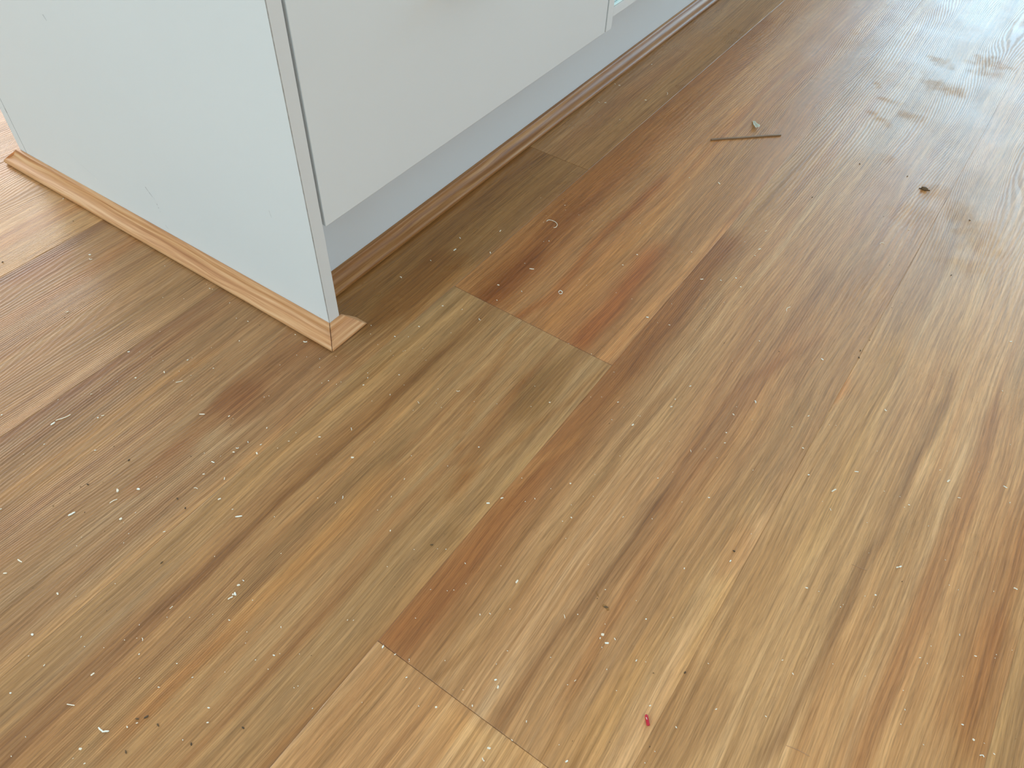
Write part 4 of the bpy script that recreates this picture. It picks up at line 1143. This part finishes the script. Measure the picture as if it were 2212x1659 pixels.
def wall(name, axis, face, out, lo, hi, win=None):
    bm = bmesh.new()
    f0, f1 = sorted((face, face + out * T_))

    def seg(a, b, z0, z1):
        if axis == 'y':
            box(bm, a, b, f0, f1, z0, z1)
        else:
            box(bm, f0, f1, a, b, z0, z1)
    if win:
        seg(lo, win['a'], -0.02, ZC)
        seg(win['b'], hi, -0.02, ZC)
        seg(win['a'], win['b'], win['z1'], ZC)
        seg(win['a'], win['b'], -0.02, win['z0'])
    else:
        seg(lo, hi, -0.02, ZC)
    return struct(obj(name, bm, M['wall']))


wall('wall_north', 'y', YN, 1, XW - T_, XE + T_, WIN['north'])
wall('wall_south', 'y', YS, -1, XW - T_, XE + T_, WIN['south'])
wall('wall_west', 'x', XW, -1, YS, YN, WIN['west'])
wall('wall_east', 'x', XE, 1, YS, YN, WIN['east'])
struct(bx('ceiling', (XW - T_, XE + T_, YS - T_, YN + T_, ZC, ZC + 0.1), M['ceil']))


def frame(name, axis, face, out, win, posts):
    bm = bmesh.new()
    f0, f1 = sorted((face - out * 0.01, face + out * 0.05))
    a, b, z0, z1 = win['a'], win['b'], win['z0'], win['z1']
    t = 0.045

    def seg(p, q, r, s):
        if axis == 'y':
            box(bm, p, q, f0, f1, r, s)
        else:
            box(bm, f0, f1, p, q, r, s)
    seg(a, b, z0, z0 + t)
    seg(a, b, z1 - t, z1)
    for i in range(posts + 1):
        x = a + (b - a - t) * i / posts
        seg(x, x + t, z0 + t, z1 - t)
    return struct(obj(name, bm, M['frame']))


frame('window_1', 'y', YN, 1, WIN['north'], 2)
frame('window_2', 'x', XW, -1, WIN['west'], 3)
frame('window_3', 'y', YS, -1, WIN['south'], 3)
frame('added_window_4', 'x', XE, 1, WIN['east'], 3)  # frame of the added east opening around the fill light

# ------------------------------------------------------------------ island cabinet
PT = 0.016               # board thickness
H = 0.0212               # scotia height
KICK = -0.0617
DZ = 0.1445              # bottom of the door
TOPZ = 0.87
BACK = -0.598
y_in, y_dl, y_dr, y_g0, y_g1 = PT, 0.0203, 0.6013, 0.6048, 0.6208
YEND = 2.9

cab = empty('kitchen_cabinet', (0, 0, 0))
tag(cab, 'white laminate island cabinet end with a large door above the recessed kickboard', 'cabinet')

bm = bmesh.new()
box(bm, BACK + PT + 0.0004, -0.001, 0, PT, 0.0005, TOPZ, 0.0)


def mark(bm, pts, w, mi):
    """thin scuff lying on the panel face y = 0"""
    for (xa, za), (xb, zb) in zip(pts[:-1], pts[1:]):
        d = Vector((xb - xa, 0, zb - za))
        nn = Vector((-d.z, 0, d.x)).normalized() * w / 2
        q = [Vector((xa, -0.00008, za)) - nn, Vector((xb, -0.00008, zb)) - nn * 0.4, Vector((xb, -0.00008, zb)) + nn * 0.4, Vector((xa, -0.00008, za)) + nn]
        f = bm.faces.new([bm.verts.new(p) for p in q])
        f.material_index = mi


mark(bm, [(-0.2940, 0.0835), (-0.2895, 0.0772), (-0.2853, 0.0722)], 0.0009, 1)
mark(bm, [(-0.2838, 0.0722), (-0.2826, 0.0700)], 0.0007, 2)
mark(bm, [(-0.2817, 0.0640), (-0.2811, 0.0618)], 0.0008, 1)
mark(bm, [(-0.2810, 0.0590), (-0.2806, 0.0575)], 0.0010, 1)
mark(bm, [(-0.2803, 0.0540), (-0.2799, 0.0520)], 0.0008, 2)
mark(bm, [(-0.2790, 0.0330), (-0.2778, 0.0300), (-0.2755, 0.0285)], 0.0010, 2)
mark(bm, [(-0.0616, 0.1500), (-0.0607, 0.1455), (-0.0598, 0.1415)], 0.0009, 2)
mark(bm, [(-0.0150, 0.0270), (-0.0135, 0.0225)], 0.0006, 2)
mark(bm, [(-0.4120, 0.0490), (-0.4100, 0.0455)], 0.0012, 3)
mark(bm, [(-0.4560, 0.0700), (-0.4350, 0.0600), (-0.4050, 0.0490)], 0.0003, 2)
mark(bm, [(-0.3720, 0.2700), (-0.3690, 0.2640)], 0.0030, 2)
end_panel = obj('end_panel', bm, [M['lam'], M['scuff'], M['scuff2'], M['chip']], cab)

# edge banding on the front edge of the end panel (its local y = 0 is the outer corner)
bm = bmesh.new()
box(bm, -0.001, 0.0, 0, PT, 0.0005, TOPZ, 0.0003)
obj('edge_banding', bm, M['edge'], end_panel)

# back panel: its narrow edge shows left of the end panel behind a thin joint line
bm = bmesh.new()
box(bm, BACK, BACK + PT, 0.0, YEND, 0.0005, TOPZ, 0.0004)
obj('back_panel', bm, M['lam'], cab)
bm = bmesh.new()
box(bm, BACK + PT - 0.0003, BACK + PT + 0.0006, -0.00006, 0.002, H + 0.0003, TOPZ)
box(bm, BACK + PT - 0.0006, BACK + PT + 0.0010, -0.0001, 0.002, 0.083, 0.0895)
obj('joint_line', bm, M['scuff'], cab)

bx('carcase', (BACK + PT + 0.0005, -0.0185, PT + 0.0005, y_g0 - 0.0005, 0.152, TOPZ), M['in'], cab)
door = bx('door', (-0.0165, 0.0, y_dl, y_dr, DZ, TOPZ - 0.012), M['lam'], cab, bev=0.0009)
# pull handle just above the top of the picture
bm = bmesh.new()
hz, hy0, hy1, hx = 0.322, 0.236, 0.386, 0.030
path = [(0.0, hy0), (0.010, hy0), (0.022, hy0 + 0.002), (0.028, hy0 + 0.007), (hx, hy0 + 0.016), (hx, hy1 - 0.016), (0.028, hy1 - 0.007), (0.022, hy1 - 0.002), (0.010, hy1), (0.0, hy1)]
rings = []
for i, (x, y) in enumerate(path):
    a = path[max(i - 1, 0)]
    b = path[min(i + 1, len(path) - 1)]
    t = Vector((b[0] - a[0], b[1] - a[1], 0)).normalized()
    s = Vector((-t.y, t.x, 0))
    rings.append([bm.verts.new(Vector((x, y, hz)) + s * math.cos(q) * 0.005 + Vector((0, 0, 1)) * math.sin(q) * 0.005) for q in [k * math.tau / 12 for k in range(12)]])
for a, b in zip(rings[:-1], rings[1:]):
    for k in range(12):
        bm.faces.new([a[k], a[(k + 1) % 12], b[(k + 1) % 12], b[k]])
bm.faces.new(rings[0][::-1])
bm.faces.new(rings[-1])
obj('handle', bm, M['metal'], door, smooth=True)

# neighbouring carcase with the glass-fronted appliance
cab2 = empty('appliance_cabinet', (0, y_g0, 0))
tag(cab2, 'white carcase beyond the cabinet door, its panel edges framing a glass front', 'cabinet')


def bx2(name, d, m_, parent, bev=0.0):
    return bx(name, d, m_, parent, bev, origin=(0, y_g0, 0))


bx2('side_panel', (BACK + PT + 0.001, 0.0, y_g0, y_g1, 0.1440, TOPZ), M['lam'], cab2, 0.0005)
bx2('bottom_panel', (BACK + PT + 0.001, 0.0, y_g1, y_g1 + 0.60, 0.1612, 0.1750), M['lam'], cab2, 0.0003)
bx2('side_panel', (BACK + PT + 0.001, 0.0, y_g1 + 0.60, y_g1 + 0.616, 0.1440, TOPZ), M['lam'], cab2, 0.0005)
app = empty('built_in_appliance', (0, y_g1, 0.1755))
tag(app, 'built in appliance with a pale green glass front, cut by the top edge', 'appliance')


def bx3(name, d, m_, bev=0.0):
    return bx(name, d, m_, app, bev, origin=(0, y_g1, 0.1755))


bx3('housing', (-0.52, -0.012, y_g1 + 0.001, y_g1 + 0.598, 0.1760, 0.80), M['in'])
bx3('glass_front', (-0.0115, -0.0055, y_g1 + 0.0008, y_g1 + 0.598, 0.1775, 0.80), M['glass'], 0.0003)
bx3('bottom_edge', (-0.0054, -0.0003, y_g1 + 0.0004, y_g1 + 0.598, 0.1757, 0.1774), M['glassedge'], 0.0003)

# further run of the island, out of frame, continuing behind
cab3 = bx('kitchen_cabinet', (BACK + PT + 0.001, 0.0, y_g1 + 0.6185, YEND, 0.144, TOPZ), M['lam'])
tag(cab3, 'white laminate cabinets continuing the island beyond the appliance, out of frame', 'cabinet')

kb = bx('kickboard', (KICK - PT, KICK, PT + 0.0005, YEND, 0.0005, 0.1435), M['kick'])
tag(kb, 'long white recessed kickboard under the cabinet door', 'kickboard')
wt = bx('worktop', (BACK - 0.25, 0.025, -0.02, YEND + 0.02, TOPZ + 0.0005, TOPZ + 0.035), M['top'], bev=0.003)
tag(wt, 'stone worktop on top of the island cabinets, above the frame', 'worktop')

# ------------------------------------------------------------------ scotia trim
PROF = [(0.0, H), (0.0036, H), (0.0048, 0.0207), (0.0056, 0.0194), (0.0062, 0.0172), (0.0072, 0.0148), (0.0090, 0.0124), (0.0112, 0.0107), (0.0138, 0.0096),
        (0.0162, 0.0088), (0.0182, 0.0078), (0.0195, 0.0066), (0.0201, 0.0052), (0.0202, 0.0036), (0.0199, 0.0022), (0.0192, 0.0012), (0.0180, 0.0004), (0.0, 0.0004)]
arc = [0.0]
for a, b in zip(PROF[:-1], PROF[1:]):
    arc.append(arc[-1] + math.hypot(b[0] - a[0], b[1] - a[1]))


def scotia(name, pos, t0, t1, m_, segs=24):
    """pos(d, z, t) -> point; t0/t1: functions of (d, z) giving the cut ends"""
    bm = bmesh.new()
    uvl = bm.loops.layers.uv.new('UVMap')
    grid = []
    uvs = {}
    for i in range(segs + 1):
        row = []
        for (d, z), s in zip(PROF, arc):
            t = t0(d, z) + (t1(d, z) - t0(d, z)) * i / segs
            v = bm.verts.new(pos(d, z, t))
            uvs[v] = (s, t)
            row.append(v)
        grid.append(row)
    n = len(PROF)
    for a, b in zip(grid[:-1], grid[1:]):
        for k in range(n):
            bm.faces.new([a[k], a[(k + 1) % n], b[(k + 1) % n], b[k]])
    e0 = bm.faces.new(grid[0][::-1])
    e1 = bm.faces.new(grid[-1])
    bmesh.ops.triangulate(bm, faces=[e0, e1])
    for f in bm.faces:
        for l in f.loops:
            l[uvl].uv = uvs[l.vert]
    o = obj(name, bm, m_)
    for p in o.data.polygons:
        p.use_smooth = len(p.vertices) == 4
    try:
        o.data.set_sharp_from_angle(angle=math.radians(45))
    except Exception:
        pass
    return o


G = 0.0003
t1_ = scotia('trim_1', lambda d, z, t: (t, -d - 0.0002, z), lambda d, z: BACK - d, lambda d, z: d - G, M['trim'])
struct(t1_, 'long wood scotia along the foot of the cabinet end panel')
t2_ = scotia('trim_2', lambda d, z, t: (d + 0.0002, t, z), lambda d, z: -d + G * 0.6, lambda d, z: 0.0405 - z * 1.02, M['trim'], 3)
struct(t2_, 'short mitred return of the scotia wrapping the panel corner')
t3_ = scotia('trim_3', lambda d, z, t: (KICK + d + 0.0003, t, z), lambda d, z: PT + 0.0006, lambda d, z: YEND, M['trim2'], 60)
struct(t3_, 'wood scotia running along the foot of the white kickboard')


# ------------------------------------------------------------------ loose bits on the floor
def strip(pts, w, h, seed, taper=0.75, lift=0.0, smooth=True):
    """small shaving following pts (board frame), w wide, h thick, slightly irregular; origin at its middle"""
    rnd = random.Random(seed)
    P = [fw(*p) for p in pts]
    c = sum(P, Vector()) / len(P)
    c.z = 0
    # resample
    if len(P) > 2 and smooth:
        Q = []
        for i in range(len(P) - 1):
            p0, p1, p2, p3 = P[max(i - 1, 0)], P[i], P[i + 1], P[min(i + 2, len(P) - 1)]
            for k in range(5):
                t = k / 5
                Q.append(0.5 * ((2 * p1) + (p2 - p0) * t + (2 * p0 - 5 * p1 + 4 * p2 - p3) * t * t + (3 * p1 - p0 - 3 * p2 + p3) * t ** 3))
        Q.append(P[-1])
    else:
        Q = [P[i].lerp(P[i + 1], k / 4) for i in range(len(P) - 1) for k in range(4)] + [P[-1]]
    bm = bmesh.new()
    rings = []
    n = len(Q)
    for i, q in enumerate(Q):
        t = (Q[min(i + 1, n - 1)] - Q[max(i - 1, 0)])
        t = t.normalized() if t.length > 1e-9 else Vector((1, 0, 0))
        s = Vector((-t.y, t.x, 0))
        e = taper if i in (0, n - 1) else 1.0
        ww = w / 2 * e * rnd.uniform(0.85, 1.1)
        up = lift * math.sin(math.pi * i / (n - 1))
        jit = rnd.uniform(-0.12, 0.12) * w
        o = q - c + s * jit
        z0 = 0.00012 + up
        z1 = z0 + h * rnd.uniform(0.85, 1.15)
        rings.append([bm.verts.new(o - s * ww + Vector((0, 0, z0))), bm.verts.new(o + s * ww + Vector((0, 0, z0))),
                      bm.verts.new(o + s * ww * 0.85 + Vector((0, 0, z1))), bm.verts.new(o - s * ww * 0.85 + Vector((0, 0, z1)))])
    for a, b in zip(rings[:-1], rings[1:]):
        for k in range(4):
            bm.faces.new([a[k], a[(k + 1) % 4], b[(k + 1) % 4], b[k]])
    bm.faces.new(rings[0][::-1])
    bm.faces.new(rings[-1])
    return bm, c


def lump(r, h, seed, sub=1, flat=1.0):
    rnd = random.Random(seed)
    bm = bmesh.new()
    bmesh.ops.create_icosphere(bm, subdivisions=sub, radius=1.0)
    a = rnd.uniform(0, math.pi)
    for v in bm.verts:
        k = rnd.uniform(0.7, 1.25)
        x, y, z = v.co * k
        x *= 1.25
        y *= 0.8 * flat
        v.co = Vector(((x * math.cos(a) - y * math.sin(a)) * r, (x * math.sin(a) + y * math.cos(a)) * r, (max(z, -0.75) + 0.75) * h * 0.57 + 0.0001))
    return bm


def seg_len(pts):
    return sum(math.hypot(b[0] - a[0], b[1] - a[1]) for a, b in zip(pts[:-1], pts[1:]))


for i, (pts, w, lab) in enumerate(BARS):
    L = seg_len(pts)
    if L < w * 1.3:
        k = 1.2 * w / max(L, 1e-5)
        cu = sum(p[0] for p in pts) / len(pts)
        cv = sum(p[1] for p in pts) / len(pts)
        pts = [((p[0] - cu) * k + cu, (p[1] - cv) * k + cv) for p in pts]
    w = max(w, 0.0006)
    h = min(0.0013, max(0.0005, w * 0.45))
    bend = 'V shape' in lab
    bm, c = strip(pts, w, h, 100 + i, 0.95 if w > 0.0025 else 0.6, lift=0.0006 if (len(pts) > 3) else 0.0, smooth=not bend)
    big = w > 0.0022
    o = obj('laminate_chip' if big else 'wood_shaving', bm, M['chip'] if (big or i % 3 == 0) else M['cream'], None, loc=c)
    tag(o, lab, 'chip' if big else 'shaving', 'chips and shavings scattered on the floor')

# sawdust grains: a few prototypes, each grain its own object
protos = {0: [], 1: [], 2: []}
for kind, r in ((0, 0.0005), (1, 0.0009), (2, 0.0014)):
    for s in range(6):
        bm = lump(r, r * 1.1, 500 + kind * 10 + s, 1, 0.75 if s % 2 else 1.0)
        me = bpy.data.meshes.new('sawdust_grain')
        bmesh.ops.recalc_face_normals(bm, faces=bm.faces)
        bm.to_mesh(me)
        bm.free()
        me.materials.append(M['cream'] if s % 3 else M['chip'])
        protos[kind].append(me)
for i, (u, v, kind, lab) in enumerate(SPECKS):
    o = bpy.data.objects.new('sawdust_grain', protos[kind][i % 6])
    p = fw(u, v)
    o.location = p
    o.rotation_euler = (0, 0, (i * 2.39996) % math.tau)
    link(o)
    tag(o, lab, 'sawdust', 'sawdust grains scattered on the floor')
protd = {}
for kind, r in ((0, 0.00045), (1, 0.0007), (2, 0.00115), (3, 0.0016)):
    for s in range(4):
        bm = lump(r, r * (0.5 if kind == 3 else 0.8), 700 + kind * 10 + s, 2 if kind > 1 else 1, 0.7)
        me = bpy.data.meshes.new('dirt_crumb')
        bmesh.ops.recalc_face_normals(bm, faces=bm.faces)
        bm.to_mesh(me)
        bm.free()
        me.materials.append(M['dirt2'] if s % 2 else M['dirt'])
        protd[kind, s] = me
for i, (u, v, kind, lab) in enumerate(CRUMBS):
    o = bpy.data.objects.new('dirt_crumb', protd[kind, i % 4])
    o.location = fw(u, v)
    o.rotation_euler = (0, 0, (i * 2.1) % math.tau)
    link(o)
    tag(o, lab, 'dirt', 'dark specks of dirt on the floor')

# thin wooden stick
a, b = fw(0.1705, 0.6711), fw(0.2534, 0.7536)
bm = bmesh.new()
uvl = bm.loops.layers.uv.new('UVMap')
c = (a + b) / 2
t = (b - a).normalized()
s = Vector((-t.y, t.x, 0))
rings = []
uvs = {}
for i in range(13):
    p = a.lerp(b, i / 12) - c + s * 0.0003 * math.sin(i * 0.9)
    hw = 0.0014 + 0.0001 * math.sin(i * 1.7)
    row = []
    for k, (q, z) in enumerate(((-1, 0.0002), (1, 0.0002), (1.0, 0.0018), (0.7, 0.0024), (-0.7, 0.0024), (-1.0, 0.0018))):
        v = bm.verts.new(p + s * q * hw + Vector((0, 0, z)))
        uvs[v] = (k * 0.0015, i * 0.01)
        row.append(v)
    rings.append(row)
for r0, r1 in zip(rings[:-1], rings[1:]):
    for k in range(6):
        bm.faces.new([r0[k], r0[(k + 1) % 6], r1[(k + 1) % 6], r1[k]])
bm.faces.new(rings[0][::-1])
bm.faces.new(rings[-1])
for f in bm.faces:
    for l in f.loops:
        l[uvl].uv = uvs[l.vert]
o = obj('wooden_stick', bm, M['stick'], loc=c)
tag(o, 'thin straight brown wooden stick lying on the floor below a curled white chip', 'stick')

# curled pale chip above the stick: a bent thin flake standing on one edge
bm = bmesh.new()
ctr = fw(0.2085, 0.7560)
A = fw(0.2010, 0.7680) - ctr
B = fw(0.2150, 0.7462) - ctr
nrm = (B - A).normalized()
sd = Vector((nrm.y, -nrm.x, 0))
grid = []
for i in range(9):
    f_ = i / 8
    row = []
    wdt = (0.0042, 0.0052, 0.0050, 0.0058, 0.0072, 0.0084, 0.0094, 0.0098, 0.0088)[i]
    for j in range(6):
        g = j / 5 - 0.5
        p = A.lerp(B, f_)
        off = sd * wdt * g + Vector((0, 0, 0.0004 + 0.0034 * f_ ** 1.5 + 0.0026 * (2 * g) ** 2 * (0.4 + f_)))
        off += nrm * 0.0009 * math.sin(j * 2.1 + i * 0.8) + Vector((0, 0, 0.0003 * math.sin(i * 2.3 + j)))
        row.append(bm.verts.new(p + off))
    grid.append(row)
for r0, r1 in zip(grid[:-1], grid[1:]):
    for k in range(5):
        bm.faces.new([r0[k], r0[k + 1], r1[k + 1], r1[k]])
bmesh.ops.solidify(bm, geom=bm.faces[:], thickness=0.0005)
zmin = min(v.co.z for v in bm.verts)
for v in bm.verts:
    v.co.z -= zmin - 0.0001
o = obj('curled_chip', bm, M['pale'], smooth=True, loc=ctr)
tag(o, 'curled greenish white wood chip propped up just above the wooden stick', 'chip')

# big dark crumb at right: bug-like scrap with two thin spurs
o = empty('dark_crumb', fw(0.4830, 0.7425))
tag(o, 'big dark brown crumb with thin spurs on the glossy floor at upper right', 'dirt')
obj('body', lump(0.0042, 0.0045, 31, 2, 0.85), M['dirt2'], o, smooth=True)
for sgn, sd_ in ((-1, 5), (1, 6)):
    q0 = (0.4830 + sgn * 0.002, 0.7425 + 0.001)
    q1 = (0.4830 + sgn * 0.0075, 0.7425 + 0.001 + sgn * 0.002)
    bm, cc = strip([q0, q1], 0.0012, 0.0009, sd_, 0.5)
    sp_ = obj('spur', bm, M['dirt'], o)
    sp_.location = cc - o.location

# red plastic plug
a, b = fw(0.5062, -0.1672), fw(0.5118, -0.1738)
c = (a + b) / 2
t = (b - a).normalized()
s = Vector((-t.y, t.x, 0))
plug = empty('plastic_plug', c)
tag(plug, 'small red plastic plug with a rounded tip, near the bottom of the floor', 'plug')
R0 = 0.0014
L = (b - a).length
bm = bmesh.new()
rings = []
prof = [(-0.5, 0.35), (-0.49, 0.62), (-0.45, 0.86), (-0.38, 1.0), (-0.1, 0.96), (0.2, 0.98), (0.42, 1.02), (0.48, 0.98), (0.5, 0.86)]
for f_, r in prof:
    rings.append([bm.verts.new(t * f_ * L + s * math.cos(q) * R0 * r + Vector((0, 0, R0 + 0.0001 + math.sin(q) * R0 * r * 0.95))) for q in [k * math.tau / 14 for k in range(14)]])
for r0, r1 in zip(rings[:-1], rings[1:]):
    for k in range(14):
        bm.faces.new([r0[k], r0[(k + 1) % 14], r1[(k + 1) % 14], r1[k]])
bm.faces.new(rings[0][::-1])
inner = [bm.verts.new(t * 0.5 * L + s * math.cos(q) * R0 * 0.55 + Vector((0, 0, R0 + 0.0001 + math.sin(q) * R0 * 0.55))) for q in [k * math.tau / 14 for k in range(14)]]
deep = [bm.verts.new(v.co - t * 0.35 * L) for v in inner]
for k in range(14):
    bm.faces.new([rings[-1][k], rings[-1][(k + 1) % 14], inner[(k + 1) % 14], inner[k]])
    bm.faces.new([inner[k], inner[(k + 1) % 14], deep[(k + 1) % 14], deep[k]])
bm.faces.new(deep)
obj('sleeve', bm, M['red'], plug, smooth=True)
bm, cc = strip([(0.0, 0.0), (0.0014, -0.0012)], 0.0005, 0.0003, 3)
fl_ = obj('pale_fleck', bm, M['chip'], plug)
fl_.location = -t * 0.0009 + s * (-0.0006) + Vector((0, 0, R0 * 1.9))
fl_['label'] = 'tiny white fleck stuck on the plug'

HAIR2 = [(0.599, 0.068), (0.6071, 0.0691), (0.6125, 0.0701)]
# brown smear and tan hairs
bm, cc = strip([(0.4288, -0.1052), (0.4310, -0.1046), (0.4335, -0.1050), (0.4358, -0.1062)], 0.0022, 0.00035, 9, 0.4)
tag(obj('resin_smear', bm, M['smear'], loc=cc), 'short brown resin smear on the board at lower middle', 'smear')
bm, cc = strip([(0.4170, -0.0960), (0.4190, -0.0985), (0.4225, -0.1005)], 0.0006, 0.0002, 9, 0.4)
tag(obj('resin_smear', bm, M['smear'], loc=cc), 'fine brown arc mark just up left of the brown smear', 'smear')
for lab, pts in (('long fine tan hair lying on the boards at lower right', [(0.609, -0.1225), (0.6187, -0.1203), (0.6276, -0.1195)]),
                 ('fine short tan hair lying on the boards below the V-notched chip', HAIR2)):
    bm, cc = strip(pts, 0.00035, 0.0002, 4, 0.5)
    tag(obj('hair', bm, M['hair'], loc=cc), lab, 'hair')
